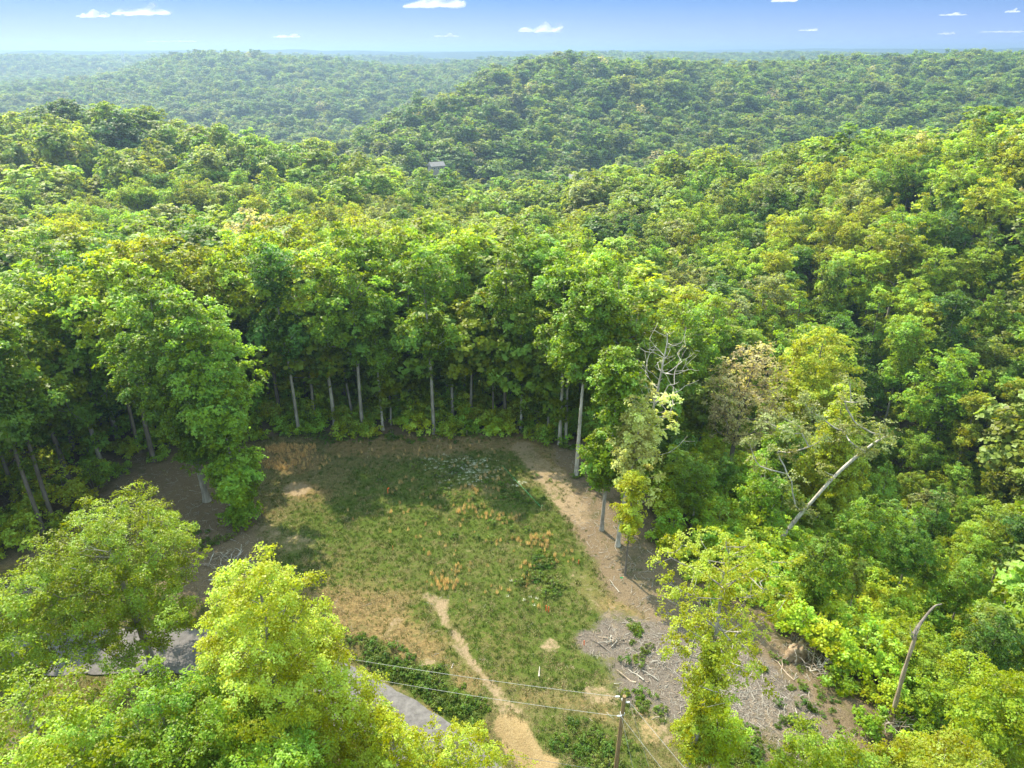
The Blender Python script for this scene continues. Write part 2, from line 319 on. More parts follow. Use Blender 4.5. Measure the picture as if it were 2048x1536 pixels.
def ground_material():
    m, t, N = new_mat('ground_cover'); L = t.links.new
    geo = N('ShaderNodeNewGeometry')
    def noise(scale, detail=5, rough=0.6, dist=0.0, stretch=None):
        n = N('ShaderNodeTexNoise'); n.inputs['Scale'].default_value = scale; n.inputs['Detail'].default_value = detail
        n.inputs['Roughness'].default_value = rough; n.inputs['Distortion'].default_value = dist
        if stretch:
            mp = N('ShaderNodeMapping'); mp.inputs['Scale'].default_value = stretch; L(geo.outputs['Position'], mp.inputs[0]); L(mp.outputs[0], n.inputs['Vector'])
        else: L(geo.outputs['Position'], n.inputs['Vector'])
        return n.outputs['Fac']
    def ramp(fac, stops):
        cr = N('ShaderNodeValToRGB'); e = cr.color_ramp.elements
        e[0].position, e[0].color = stops[0][0], (*stops[0][1], 1); e[1].position, e[1].color = stops[-1][0], (*stops[-1][1], 1)
        for p, c in stops[1:-1]: el = e.new(p); el.color = (*c, 1)
        L(fac, cr.inputs[0]); return cr.outputs[0]
    def math_(op, a, b=None, c=None, clamp=False):
        n = N('ShaderNodeMath'); n.operation = op; n.use_clamp = clamp
        for k, v in enumerate((a, b, c)):
            if v is None: continue
            if hasattr(v, 'links') or hasattr(v, 'node'): L(v, n.inputs[k])
            else: n.inputs[k].default_value = v
        return n.outputs[0]
    def mix(f, a, b):
        n = N('ShaderNodeMix'); n.data_type = 'RGBA'; L(f, n.inputs[0])
        for k, v in ((6, a), (7, b)):
            if isinstance(v, tuple): n.inputs[k].default_value = (*v, 1)
            else: L(v, n.inputs[k])
        return n.outputs[2]
    def zone(name):
        a = N('ShaderNodeAttribute'); a.attribute_name = name; return a.outputs['Fac']
    brk = noise(0.7, 8, 0.75, 0.6); brk2 = noise(3.2, 6, 0.75, 0.4)
    nz = math_('ADD', math_('MULTIPLY', brk, 0.62), math_('MULTIPLY', brk2, 0.38))
    nzs = math_('MULTIPLY_ADD', nz, 4.2, -1.6)
    def edge(name, k=2.2, bias=0.42):       # zone mask broken up by noise
        v = math_('SUBTRACT', zone(name), nzs)
        return math_('MULTIPLY', math_('MULTIPLY_ADD', v, k, bias, clamp=True), math_('MULTIPLY', zone(name), 3.0, clamp=True))
    fine = noise(11, 4, 0.7); mid = noise(2.4, 6, 0.7); big = noise(0.14, 4, 0.6)
    strawy = noise(9, 3, 0.6, 0.3, (0.25, 1.4, 1))
    thatch = ramp(fine, [(0.30, (0.11, 0.092, 0.045)), (0.5, (0.20, 0.165, 0.088)), (0.70, (0.31, 0.255, 0.145))])
    thatch = mix(math_('MULTIPLY_ADD', mid, 3.0, -1.05, clamp=True), thatch, ramp(fine, [(0.3, (0.06, 0.085, 0.02)), (0.7, (0.14, 0.165, 0.05))]))
    green = ramp(fine, [(0.28, (0.045, 0.075, 0.014)), (0.5, (0.085, 0.125, 0.026)), (0.72, (0.14, 0.18, 0.045))])
    dry = ramp(strawy, [(0.30, (0.13, 0.09, 0.045)), (0.5, (0.26, 0.185, 0.09)), (0.70, (0.40, 0.29, 0.15))])
    bare = ramp(fine, [(0.28, (0.22, 0.165, 0.115)), (0.5, (0.33, 0.25, 0.17)), (0.72, (0.46, 0.37, 0.27))])
    sand = ramp(fine, [(0.28, (0.24, 0.17, 0.09)), (0.5, (0.36, 0.265, 0.15)), (0.72, (0.46, 0.36, 0.22))])
    chip = ramp(noise(16, 3, 0.8, 0.8), [(0.33, (0.07, 0.058, 0.054)), (0.5, (0.17, 0.145, 0.135)), (0.66, (0.29, 0.25, 0.23))])
    lit = ramp(noise(14, 3, 0.8, 0.5), [(0.30, (0.085, 0.06, 0.042)), (0.5, (0.20, 0.152, 0.108)), (0.70, (0.36, 0.285, 0.21))])
    col = thatch
    col = mix(edge('dry'), col, dry)
    col = mix(edge('green', 1.8, 0.30), col, green)
    col = mix(edge('litter', 2.2, 0.7), col, lit)
    col = mix(edge('chip', 2.0, 0.45), col, chip)
    col = mix(edge('bare', 2.2, 0.25), col, bare)
    col = mix(edge('sand', 2.5, 0.7), col, sand)
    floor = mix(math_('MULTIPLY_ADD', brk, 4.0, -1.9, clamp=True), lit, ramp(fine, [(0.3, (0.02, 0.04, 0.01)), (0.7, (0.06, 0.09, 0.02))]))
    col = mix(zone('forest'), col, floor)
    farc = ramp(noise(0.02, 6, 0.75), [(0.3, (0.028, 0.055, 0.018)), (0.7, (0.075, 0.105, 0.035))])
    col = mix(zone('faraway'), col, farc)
    dk = N('ShaderNodeMix'); dk.data_type = 'RGBA'; dk.blend_type = 'MULTIPLY'; dk.inputs[0].default_value = 1; L(col, dk.inputs[6]); dk.inputs[7].default_value = (0.66, 0.65, 0.58, 1); col = dk.outputs[2]
    ht = math_('ADD', math_('MULTIPLY', fine, 0.5), math_('MULTIPLY', mid, 1.0))
    b = N('ShaderNodeBump'); b.inputs['Strength'].default_value = 0.9; b.inputs['Distance'].default_value = 0.12; L(ht, b.inputs['Height'])
    fh = noise(0.06, 8, 0.8)
    b2 = N('ShaderNodeBump'); b2.inputs['Distance'].default_value = 12.0; L(fh, b2.inputs['Height']); L(zone('faraway'), b2.inputs['Strength']); L(b.outputs[0], b2.inputs['Normal'])
    p = N('ShaderNodeBsdfDiffuse'); L(col, p.inputs['Color']); L(b2.outputs[0], p.inputs['Normal'])
    o = N('ShaderNodeOutputMaterial'); L(p.outputs[0], o.inputs[0]); return m
gme = mesh_np('ground', GV, q, [ground_material()], smooth_=True)
def put(me, name, v):
    a = me.attributes.new(name, 'FLOAT', 'POINT'); a.data.foreach_set('value', np.ascontiguousarray(v, np.float32))
wob = lambda s: (fbm(gx/2.2, gy/2.2, s, 3)-0.5)*1.6
inc = inside(gx, gy, CLR); dc = dist_poly(gx, gy, CLR); rad_ = np.hypot(gx, gy)
wx = gx + wob(41); wy = gy + wob(42)
for nm, st in (('green', GREEN), ('dry', DRY), ('bare', BARE), ('sand', SAND), ('chip', CHIP), ('litter', LITTER)):
    put(gme, nm, stroke_mask(wx, wy, st) if True else 0)
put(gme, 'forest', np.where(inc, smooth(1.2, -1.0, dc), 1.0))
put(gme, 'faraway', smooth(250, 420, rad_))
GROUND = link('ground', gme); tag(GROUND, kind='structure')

# road strip
def strip(P, wid, dz, step=7):
    T = np.gradient(P, axis=0); T /= np.linalg.norm(T, axis=1)[:, None]; Nn = np.stack([-T[:, 1], T[:, 0]], 1)
    us = np.linspace(-1, 1, step); V = []
    for u in us:
        q2 = P + Nn*(u*wid/2 + (0.22*(fbm(np.arange(len(P))*.17, np.zeros(len(P))+u*7, 9, 3)-.5)*2 if abs(u) == 1 else 0))[..., None] if abs(u) == 1 else P + Nn*(u*wid/2)
        z = height(q2[:, 0], q2[:, 1]) + dz - (0.03 if abs(u) == 1 else 0) + 0.05*(1-u*u)
        V.append(np.column_stack([q2, z]))
    V = np.stack(V, 1); n, k = V.shape[:2]; ii = np.arange(n*k).reshape(n, k)
    return V.reshape(-1, 3), np.stack([ii[:-1, :-1], ii[1:, :-1], ii[1:, 1:], ii[:-1, 1:]], -1).reshape(-1, 4)
rv, rf = strip(catmull(ROAD, 24), 5.2, 0.16)
road_m = rough_mat('worn_asphalt', (0.075, 0.070, 0.070), (0.155, 0.146, 0.144), 1.6, 0.5, 0.95, coords='Object')
tag(link('road', mesh_np('road', rv, rf, [road_m], smooth_=True)), kind='structure')

# ------------------------------------------------------------------ tree generator
def tree_skeleton(rng, H, cb, Rc, prof, nclump, lean=(0, 0), wob=0.25, lobes=0.25, vmin=0.0, extra=None, forced=None, step=0.9, rise=0.35, top=0.93, trunk_pts=None):
    """returns nodes, parent, chains, tips. trunk first, then a path to every leaf clump (greedy nearest join)"""
    if trunk_pts is None:
        n = max(6, int(H*top/0.8)); zt = np.linspace(0, H*top, n); ph = rng.random(4)*6.28
        tx = lean[0]*(zt/H)**1.3 + wob*(np.sin(zt/H*5+ph[0])-math.sin(ph[0]))*zt/H; ty = lean[1]*(zt/H)**1.3 + wob*(np.sin(zt/H*4+ph[1])-math.sin(ph[1]))*zt/H
        nodes = [np.array([a, b, c]) for a, b, c in zip(tx, ty, zt)]
    else:
        tp = catmull(np.array(trunk_pts, float), 6); nodes = [p for p in tp]; n = len(nodes)
    parent = [-1]+list(range(n-1)); chains = [list(range(n))]; pts = np.array(nodes)
    P = []
    tries = 0; mind = (Rc*Rc*(H-cb)*2.6/nclump)**(1/3)*0.62; lp = rng.random(6)*6.28
    while len(P) < nclump and tries < nclump*40:
        tries += 1
        u = rng.random(); pr = prof(u)
        if rng.random() > pr*pr+0.05: continue
        a = rng.random()*6.283; rr_ = rng.random()**0.42
        lob = 1 + lobes*(0.6*math.sin(2*a+lp[0]+u*2)+0.5*math.sin(3*a+lp[1]-u*4)+0.5*math.sin(5*a+lp[2]+u*7))
        z = cb + (H-cb)*u; rad = Rc*pr*lob*rr_
        if rad < Rc*vmin: continue
        kz = min(int(z/(H*top)*(n-1)), n-1)
        ax = pts[kz] if trunk_pts is None else np.array([*pts[np.argmin(abs(pts[:, 2]-z))][:2], z])
        c = np.array([ax[0]+rad*math.cos(a), ax[1]+rad*math.sin(a), z + (rng.random()-.5)*0.6])
        if P and np.min(((np.array(P)-c)**2).sum(1)) < mind*mind: 
            if tries < nclump*25: continue
        P.append(c)
    if forced is not None: P = list(forced)+P if len(P) else list(forced)
    P = np.array(P); ax = np.array([pts[np.argmin(abs(pts[:, 2]-p[2]))] for p in P])
    order = np.argsort(np.hypot(P[:, 0]-ax[:, 0], P[:, 1]-ax[:, 1])); tips = []
    zlow = min(cb*0.9, P[:, 2].min()-1.5) if len(P) else cb
    NA = np.zeros((n+nclump*14+2000, 3)); NA[:n] = pts; cnt = n
    PL = np.zeros(len(NA))                    # path length from trunk
    for i in order:
        c = P[i]; Q = NA[:cnt]; d = np.linalg.norm(Q-c, axis=1); hz = np.hypot(Q[:, 0]-c[0], Q[:, 1]-c[1]); dz = c[2]-Q[:, 2]
        cost = d + np.maximum(0, rise*hz-dz)*1.6 + 0.12*PL[:cnt] + np.where(Q[:, 2] < zlow, 6, 0)
        j = int(np.argmin(cost)); p = Q[j].copy(); L0 = d[j]; k = max(1, int(math.ceil(L0/step)))
        mid = p + (c-p)*0.5 + np.array([(c-p)[0]*0.12, (c-p)[1]*0.12, -0.04*L0]) + (rng.random(3)-.5)*0.12*L0
        ch = [j]
        for s in range(1, k+1):
            t = s/k; v = p*(1-t)**2 + mid*2*t*(1-t) + c*t*t
            if s < k: v = v + (rng.random(3)-.5)*0.14*step
            NA[cnt] = v; parent.append(ch[-1]); PL[cnt] = PL[ch[-1]] + L0/k; ch.append(cnt); cnt += 1
        chains.append(ch); tips.append(cnt-1)
    N_ = NA[:cnt]; w = np.zeros(cnt); 
    for tpi in tips: w[tpi] = 1
    w[n-1] += 1
    for k in range(cnt-1, 0, -1): w[parent[k]] += w[k]
    return N_, chains, w, np.array(tips), n
def tubes(N_, chains, rad, sides, rmin=0.0, jit=None):
    V = []; Fq = []; base = 0
    an = np.arange(sides)*2*math.pi/sides
    ca, sa = np.cos(an), np.sin(an)
    for ci, ch in enumerate(chains):
        P = N_[ch]; r = rad[ch].copy()
        if ci > 0: r[0] = r[1]*1.1 if len(r) > 1 else r[0]
        if r.max() < rmin: continue
        T = np.gradient(P, axis=0) if len(P) > 1 else np.array([[0, 0, 1.]]); T /= np.linalg.norm(T, axis=1)[:, None]+1e-9
        ref = np.where(np.abs(T[:, 2:3]) > 0.9, np.array([[1., 0, 0]]), np.array([[0, 0, 1.]]))
        B = np.cross(T, ref); B /= np.linalg.norm(B, axis=1)[:, None]+1e-9; Nn = np.cross(B, T)
        ring = P[:, None] + r[:, None, None]*(ca[None, :, None]*B[:, None] + sa[None, :, None]*Nn[:, None])
        n = len(P); V.append(ring.reshape(-1, 3)); ii = base + np.arange(n*sides).reshape(n, sides); jj = np.roll(ii, -1, 1)
        Fq.append(np.stack([ii[:-1], jj[:-1], jj[1:], ii[1:]], -1).reshape(-1, 4)); base += n*sides
    return np.vstack(V), np.vstack(Fq)
def leaves(rng, C0, sprays, per, rc, rs, size, out_from=None, flat=0.62, up=0.55, hang=0.25, ow=0.6, nj=0.42):
    """leaf sprays round every clump centre; two triangles per leaf folded on the midrib"""
    n = len(C0); rcv = rc*(0.7+0.6*rng.random(n))
    d = rng.normal(size=(n, sprays, 3)); d /= np.linalg.norm(d, axis=2)[..., None]
    rad = rng.random((n, sprays, 1))**0.45
    off = d*rad*rcv[:, None, None]; off[..., 2] *= flat; off[..., 2] += 0.12*rc
    SC = C0[:, None]+off
    oc = d.copy(); 
    if out_from is not None:
        o2 = C0-out_from; o2 /= np.linalg.norm(o2, axis=1)[:, None]+1e-6; oc = oc*0.6 + o2[:, None]*ow
    sn = oc*0.55 + np.array([0, 0, up]) + rng.normal(size=oc.shape)*0.22; sn /= np.linalg.norm(sn, axis=2)[..., None]
    tint_s = np.clip(0.5+0.22*rng.normal(size=(n, 1))+0.17*rng.normal(size=(n, sprays)), 0, 1)
    SC = SC.reshape(-1, 3); sn = sn.reshape(-1, 3); m = len(SC)
    a = rng.normal(size=(m, 3)); b1 = np.cross(sn, a); b1 /= np.linalg.norm(b1, axis=1)[:, None]+1e-9; b2 = np.cross(sn, b1)
    th = rng.random((m, per))*6.283; rq = rs*np.sqrt(rng.random((m, per)))*(0.8+0.5*rng.random((m, 1)))
    lc = SC[:, None] + b1[:, None]*(rq*np.cos(th))[..., None] + b2[:, None]*(rq*np.sin(th))[..., None]*0.8
    lc[..., 2] -= hang*rq*rq/max(rs, 1e-3); lc += rng.normal(size=lc.shape)*rs*0.16
    ln = sn[:, None] + rng.normal(size=lc.shape)*nj; ln = ln.reshape(-1, 3); ln /= np.linalg.norm(ln, axis=1)[:, None]
    lc = lc.reshape(-1, 3); k = len(lc)
    t = rng.normal(size=(k, 3)); t -= ln*(t*ln).sum(1)[:, None]; t /= np.linalg.norm(t, axis=1)[:, None]+1e-9; s = np.cross(ln, t)
    L = size*(0.65+0.7*rng.random(k))[:, None]; W = L*0.42
    v0 = lc - t*L*0.5; v2 = lc + t*L*0.5 - ln*L*0.10; v1 = lc + s*W + ln*W*0.35; v3 = lc - s*W + ln*W*0.35
    V = np.stack([v0, v1, v2, v3], 1).reshape(-1, 3); i0 = np.arange(k)*4
    Fq = np.stack([i0, i0+1, i0+2, i0+3], 1)
    tint = np.clip(np.repeat(tint_s.reshape(-1), per) + 0.12*rng.normal(size=k), 0, 1)
    return V, Fq, tint
dome = lambda u: math.sqrt(max(0.0, 1-(max(0, u-0.38)/0.63)**2))*min(1, 0.45+u*1.5)
egg = lambda u: max(0.05, math.sin(math.pi*min(1, (u*0.93+0.07))**0.8))
tall = lambda u: (0.62+0.38*math.sin(u*9))*math.sqrt(max(0.02, 1-(max(0, u-0.5)/0.51)**2))*min(1, 0.5+u*2)
cone = lambda u: max(0.12, (1-u)**0.75)*min(1, 0.55+u*3)
spread = lambda u: min(1, 0.15+u*1.25)*math.sqrt(max(0.02, 1-(max(0, u-0.62)/0.4)**2))
def tree_meshes(name, seed, H, cb, Rc, prof, nclump, sprays, per, rc, rs, size, rtrunk, leafm, barkm, sides=5, ivy=0, ivy_z=(1, 8), ivy_r=0.8, tw=0.016, leaf_keep=1.0, flat=0.62, rmin=0.0, tops=True, **kw):
    rng = np.random.default_rng(seed)
    N_, chains, w, tips, nt_ = tree_skeleton(rng, H, cb, Rc, prof, nclump, **kw)
    rad = tw*w**0.45; zt = N_[:nt_, 2]/max(N_[nt_-1, 2], 1)
    rad[:nt_] = np.maximum(rad[:nt_], rtrunk*(1-0.82*zt**1.1)*(1+0.55*np.exp(-N_[:nt_, 2]/0.5)))
    # limbs may not be thicker than the trunk where they leave
    rad[nt_:] = np.minimum(rad[nt_:], rtrunk*0.55)
    V, Fq = tubes(N_, chains[:1], rad, max(sides, 8) if sides > 4 else 6)
    tm = mesh_np(name+'_trunk', V, Fq, [barkm], smooth_=True)
    V, Fq = tubes(N_, chains[1:], rad, sides, rmin) if len(chains) > 1 else (V[:4], Fq[:1])
    bm_ = mesh_np(name+'_limbs', V, Fq, [barkm], smooth_=True)
    T = N_[tips]
    if tops: T = np.vstack([T, N_[nt_-1:nt_]])
    if leaf_keep < 1: T = T[rng.random(len(T)) < leaf_keep]
    cen = np.array([N_[:nt_, 0].mean(), N_[:nt_, 1].mean(), cb+(H-cb)*0.35])
    if ivy:
        z = ivy_z[0]+(ivy_z[1]-ivy_z[0])*rng.random(ivy); ki = np.clip(np.searchsorted(N_[:nt_, 2], z), 0, nt_-1); a = rng.random(ivy)*6.28
        rI = ivy_r*(0.3+0.7*rng.random(ivy))*(0.7+0.5*np.sin(z*1.3)); I = np.stack([N_[ki, 0]+rI*np.cos(a), N_[ki, 1]+rI*np.sin(a), z], 1); T = np.vstack([T, I])
    V, Fq, ti = leaves(rng, T, sprays, per, rc, rs, size, cen, flat)
    cm = mesh_np(name+'_crown', V, Fq, [leafm], ti)
    return tm, bm_, cm, H
def place_tree(ms, name, loc, rz=0.0, sc=1.0, leafm=None, barkm=None, sz=None):
    e = empty(name, loc, rz); e.scale = (sc, sc, sz or sc)
    tm, bm_, cm = ms[:3]
    t = link('trunk', tm, e); b = link('limbs', bm_, t); tag(b, kind='stuff'); c = link('crown', cm, e); tag(c, kind='stuff')
    if leafm is not None and cm.materials[0] != leafm: c.material_slots[0].link = 'OBJECT'; c.material_slots[0].material = leafm
    if barkm is not None and tm.materials[0] != barkm:
        for o in (t, b): o.material_slots[0].link = 'OBJECT'; o.material_slots[0].material = barkm
    return e

# shared shapes for the trees of the forest edge and slopes (real size about 20-27 m)
MID = []
for k, (pf, H, cb, Rc, nc) in enumerate([(dome, 23, 11, 4.3, 80), (egg, 25, 11.5, 3.9, 80), (tall, 26, 11.5, 3.5, 80), (spread, 22, 10, 4.9, 80), (dome, 20, 7, 4.6, 80), (egg, 22, 6, 4.0, 85), (tall, 24, 12, 3.2, 70), (cone, 21, 4, 4.2, 75)]):
    MID.append(tree_meshes('mid%d' % k, 100+k, H, cb, Rc, pf, nc, 10, 12, 1.15, 0.52, 0.34, 0.26, LM['fresh'], BARK['grey'], sides=4, step=1.6, tw=0.028, lobes=0.45, ivy=[5, 7, 9, 5, 8, 8, 6, 4][k], ivy_z=[(8, 14), (8.5, 14), (8.5, 14), (8, 13), (3, 10), (3, 10), (9, 15), (2, 8)][k], ivy_r=1.1))
THIN = []
for k in range(2):
    THIN.append(tree_meshes('thin%d' % k, 140+k, 21+k, 8, 4.4, dome, 150, 5, 6, 0.7, 0.3, 0.30, 0.20, LM['tan'], BARK['pale'], sides=4, step=1.3, tw=0.022, lobes=0.3))

# small shapes for scattered masses, kept out of the scene and only instanced
def proto_collection(name): return bpy.data.collections.new(name)
def proto_obj(col, name, me):
    o = bpy.data.objects.new(name, me); col.objects.link(o); return o
def joined_tree(name, seed, H, cb, Rc, pf, nc, sprays, per, rc, rs, size, leafm, barkm, **kw):
    rng = np.random.default_rng(seed)
    N_, chains, w, tips, nt_ = tree_skeleton(rng, H, cb, Rc, pf, nc, step=2.5, **kw)
    rad = 0.03*w**0.45; zt = N_[:nt_, 2]/H; rad[:nt_] = np.maximum(rad[:nt_], 0.24*(1-0.85*zt))
    V1, F1 = tubes(N_, chains, rad, 4, 0.04)
    V2, F2, ti = leaves(rng, np.vstack([N_[tips], N_[nt_-1:nt_]]), sprays, per, rc, rs, size, np.array([0, 0, cb+(H-cb)*.30]), flat=0.85, up=0.22, ow=1.5, nj=0.34)
    me = mesh_np(name, np.vstack([V1, V2]), np.vstack([F1, F2+len(V1)]), [barkm, leafm], np.concatenate([np.full(len(F1), .5), ti]))
    mi = np.zeros(len(F1)+len(F2), np.int32); mi[len(F1):] = 1; me.polygons.foreach_set('material_index', mi)
    return me
TREE_COL = proto_collection('tree_shapes')
LITE = [(dome, 22, 7, 5.4, 60), (egg, 24, 8, 4.8, 60), (tall, 24, 8, 4.4, 60), (spread, 21, 8, 6.0, 60), (dome, 20, 6, 5.2, 55), (cone, 21, 5, 4.8, 55)]
for k, (pf, H, cb, Rc, nc) in enumerate(LITE):
    proto_obj(TREE_COL, 'a_mid_%d' % k, joined_tree('amid%d' % k, 200+k, H, cb, Rc, pf, nc, 10, 8, 1.35, 0.6, 0.62, FOREST_M, BARK['grey'], lobes=0.35))
for k, (pf, H, cb, Rc, nc) in enumerate(LITE):
    proto_obj(TREE_COL, 'b_far_%d' % k, joined_tree('bfar%d' % k, 220+k, H, cb, Rc, pf, int(nc*0.62), 9, 6, 1.75, 0.8, 0.85, FAR_M, BARK['dark'], lobes=0.35))
proto_obj(TREE_COL, 'c_thin_0', joined_tree('cthin', 240, 22, 9, 4.6, dome, 80, 4, 5, 0.9, 0.4, 0.42, LM['tan'], BARK['pale']))
def scatter(name, pts, rot, scl, idx_, col, kind='stuff', label=None, cat=None, mat=None):
    me = bpy.data.meshes.new(name); n = len(pts); me.vertices.add(n); me.vertices.foreach_set('co', np.ascontiguousarray(pts, np.float32).ravel())
    a = me.attributes.new('rot', 'FLOAT_VECTOR', 'POINT'); a.data.foreach_set('vector', np.ascontiguousarray(rot, np.float32).ravel())
    a = me.attributes.new('scl', 'FLOAT_VECTOR', 'POINT'); a.data.foreach_set('vector', np.ascontiguousarray(scl, np.float32).ravel())
    a = me.attributes.new('pick', 'INT', 'POINT'); a.data.foreach_set('value', np.ascontiguousarray(idx_, np.int32))
    ng = bpy.data.node_groups.new(name+'_nodes', 'GeometryNodeTree')
    ng.interface.new_socket('Geometry', in_out='INPUT', socket_type='NodeSocketGeometry'); ng.interface.new_socket('Geometry', in_out='OUTPUT', socket_type='NodeSocketGeometry')
    N = ng.nodes.new; L = ng.links.new
    gi = N('NodeGroupInput'); go = N('NodeGroupOutput'); ip = N('GeometryNodeInstanceOnPoints'); ci = N('GeometryNodeCollectionInfo')
    ci.inputs['Collection'].default_value = col; ci.inputs['Separate Children'].default_value = True; ci.inputs['Reset Children'].default_value = True
    ip.inputs['Pick Instance'].default_value = True
    def at(nm, ty):
        q_ = N('GeometryNodeInputNamedAttribute'); q_.data_type = ty; q_.inputs['Name'].default_value = nm; return q_.outputs['Attribute']
    er = N('FunctionNodeEulerToRotation'); L(at('rot', 'FLOAT_VECTOR'), er.inputs[0])
    L(gi.outputs[0], ip.inputs['Points']); L(ci.outputs[0], ip.inputs['Instance']); L(at('pick', 'INT'), ip.inputs['Instance Index'])
    L(er.outputs[0], ip.inputs['Rotation']); L(at('scl', 'FLOAT_VECTOR'), ip.inputs['Scale']); L(ip.outputs[0], go.inputs[0])
    o = link(name, me); md = o.modifiers.new('scatter', 'NODES'); md.node_group = ng; tag(o, label, cat, kind=kind); return o

# ------------------------------------------------------------------ the trees one can tell apart
TREES = []                       # (x, y, radius) of everything planted
GRP = 'broadleaf trees of the forest'
def plant(ms, P, H, label, rz=0.0, leafm=None, barkm=None, name='broadleaf_tree', cat='tree', group=GRP, wide=1.0, own=False):
    z = gh(P[0], P[1]); s = H/ms[3]
    e = place_tree(ms, name, (float(P[0]), float(P[1]), z-0.12), rz, s*wide, leafm, barkm, sz=s)
    tag(e, label, cat, group if not own else None); TREES.append((P[0], P[1], H)); return e
def by_top(px, py, z):           # where a tree stands whose top at height z shows at this pixel
    return atz(px, py, z)

# --- foreground trees, each its own mesh
def hero(seed, P, H, label, leaf, bark='grey', cb=5, R=5, prof=dome, nc=260, sprays=14, per=14, rc=0.85, rs=0.36, size=0.19, rt=0.3, name='broadleaf_tree', **kw):
    if seed < 15: per = int(per*1.8); size *= 0.72
    ms = tree_meshes('tree%d' % seed, seed, H, cb, R, prof, nc, sprays, per, rc, rs, size, rt, LM[leaf], BARK[bark], sides=5, **kw)
    z = gh(P[0], P[1]); e = place_tree(ms, name, (float(P[0]), float(P[1]), z-0.15)); tag(e, label, 'tree', GRP); TREES.append((P[0], P[1], H)); return e
egg2 = lambda u: max(0.10, (1-u)**0.45)*min(1, 0.55+u*2.2)
hero(1, (-15.3, 32.5), 21.2, 'big bright yellow-green maple with a pointed crown in the lower left foreground', 'gold', cb=2.5, R=7.2, prof=egg2, nc=500, sprays=13, per=13, size=0.19, rc=0.8, rt=0.36, lobes=0.22)
hero(2, ground(305, 1345)[:2]+[0, .3], 17.4, 'broad mid green tree with dead grey leader sticking out, beside the road on the left', 'lime', cb=4.5, R=6.6, prof=dome, nc=330, sprays=11, per=12, rc=0.8, rs=0.38, size=0.20, rt=0.38, lobes=0.42)
P = by_top(325, 1362, 16); hero(3, P, 16-gh(P[0], P[1]), 'rounded dark green tree below the broad roadside tree, left of the yellow maple', 'fresh', cb=2.5, R=5.4, prof=dome, nc=260, sprays=13, per=12, size=0.21, lobes=0.3)
P = by_top(70, 1490, 17); hero(4, P, 17-gh(P[0], P[1]), 'lime green tree filling the bottom left corner', 'lime', cb=3, R=5.6, prof=dome, nc=240, sprays=12, per=13, size=0.22, lobes=0.35)
P = by_top(505, 1520, 14); hero(5, P, 14-gh(P[0], P[1]), 'low fresh green tree in front of the yellow maple at the bottom edge', 'fresh', cb=2, R=4.6, prof=dome, nc=180, sprays=12, per=12, size=0.21, lobes=0.3)
P = by_top(905, 1460, 8.5); hero(6, P, 8.5-gh(P[0], P[1]), 'small airy yellow-green tree between the road and the sandy track', 'gold', cb=2.2, R=3.4, prof=dome, nc=150, sprays=7, per=9, rc=0.6, rs=0.28, size=0.18, rt=0.12, lobes=0.4)
P = by_top(770, 1450, 10); hero(7, P, 10-gh(P[0], P[1]), 'loose yellow-green tree at the right skirt of the big maple', 'gold', cb=2.0, R=3.2, prof=egg2, nc=130, sprays=9, per=10, rc=0.65, rs=0.28, size=0.18, rt=0.13, lobes=0.4)
P = by_top(870, 1545, 7); hero(8, P, 7-gh(P[0], P[1]), 'low bright green bush-like tree at the bottom edge under the airy yellow one', 'lime', cb=1.2, R=3.2, prof=dome, nc=100, sprays=10, per=11, rc=0.65, size=0.19, rt=0.1, lobes=0.3)
P = by_top(5, 1375, 13); hero(40, P, 13.2, 'airy pale green tree reaching over the road at the left edge', 'lime', cb=3, R=3.6, prof=dome, nc=120, sprays=7, per=12, size=0.17, rt=0.14, lobes=0.45)
P = by_top(-60, 1150, 15); hero(41, P, 15.2, 'yellow-green tree just entering at the left edge above the road', 'lime', cb=4, R=4.2, prof=dome, nc=150, sprays=10, per=14, size=0.18, rt=0.2, lobes=0.35)
# trunk of the tall ivy tree right of the utility pole
def hz(px, py, P):               # height and place on the upright plane through P
    q = aty(px, py, P[1]); return q
PE = np.array([12.3, 32.6, gh(12.3, 32.6)])
def limb_pts(pix, P, dy):        # clump targets of a tree read off the photo, relative to its base
    out = []
    for (px, py), d in zip(pix, dy):
        q = aty(px, py, P[1]+d); out.append(q-P)
    return out
rgE = random.Random(4)
pix = [(1315, 1120), (1330, 1150), (1345, 1190), (1350, 1100), (1370, 1080), (1380, 1130), (1400, 1100), (1435, 1065), (1440, 1100), (1420, 1150), (1460, 1110), (1480, 1150), (1500, 1075), (1495, 1110), (1520, 1130), (1545, 1120), (1560, 1150), (1580, 1120), (1598, 1115), (1575, 1190), (1560, 1215), (1530, 1180), (1540, 1235), (1510, 1245), (1490, 1200), (1450, 1180), (1400, 1190), (1370, 1220), (1355, 1250), (1350, 1290), (1385, 1240), (1430, 1230), (1470, 1270), (1500, 1290), (1480, 1330), (1440, 1290), (1520, 1330), (1500, 1340), (1460, 1080), (1340, 1070), (1400, 1060), (1585, 1170), (1410, 1230), (1510, 1100), (1455, 1140), (1330, 1100), (1535, 1150), (1480, 1230), (1370, 1180), (1320, 1180)]
forced = limb_pts(pix, PE, [rgE.uniform(-3.2, 3.2) for _ in pix])
hero(9, PE[:2], 22.8, 'tall open yellow-green tree with ivy-wrapped trunk, just right of the utility pole', 'gold', cb=11, R=3.7, prof=dome, nc=80, sprays=8, per=9, rc=0.62, rs=0.25, size=0.17, rt=0.30, lobes=0.3, forced=forced, ivy=165, ivy_z=(4.0, 16), ivy_r=1.3, vmin=0.2, tw=0.018)
P = aty(1455, 1400, 33.5)
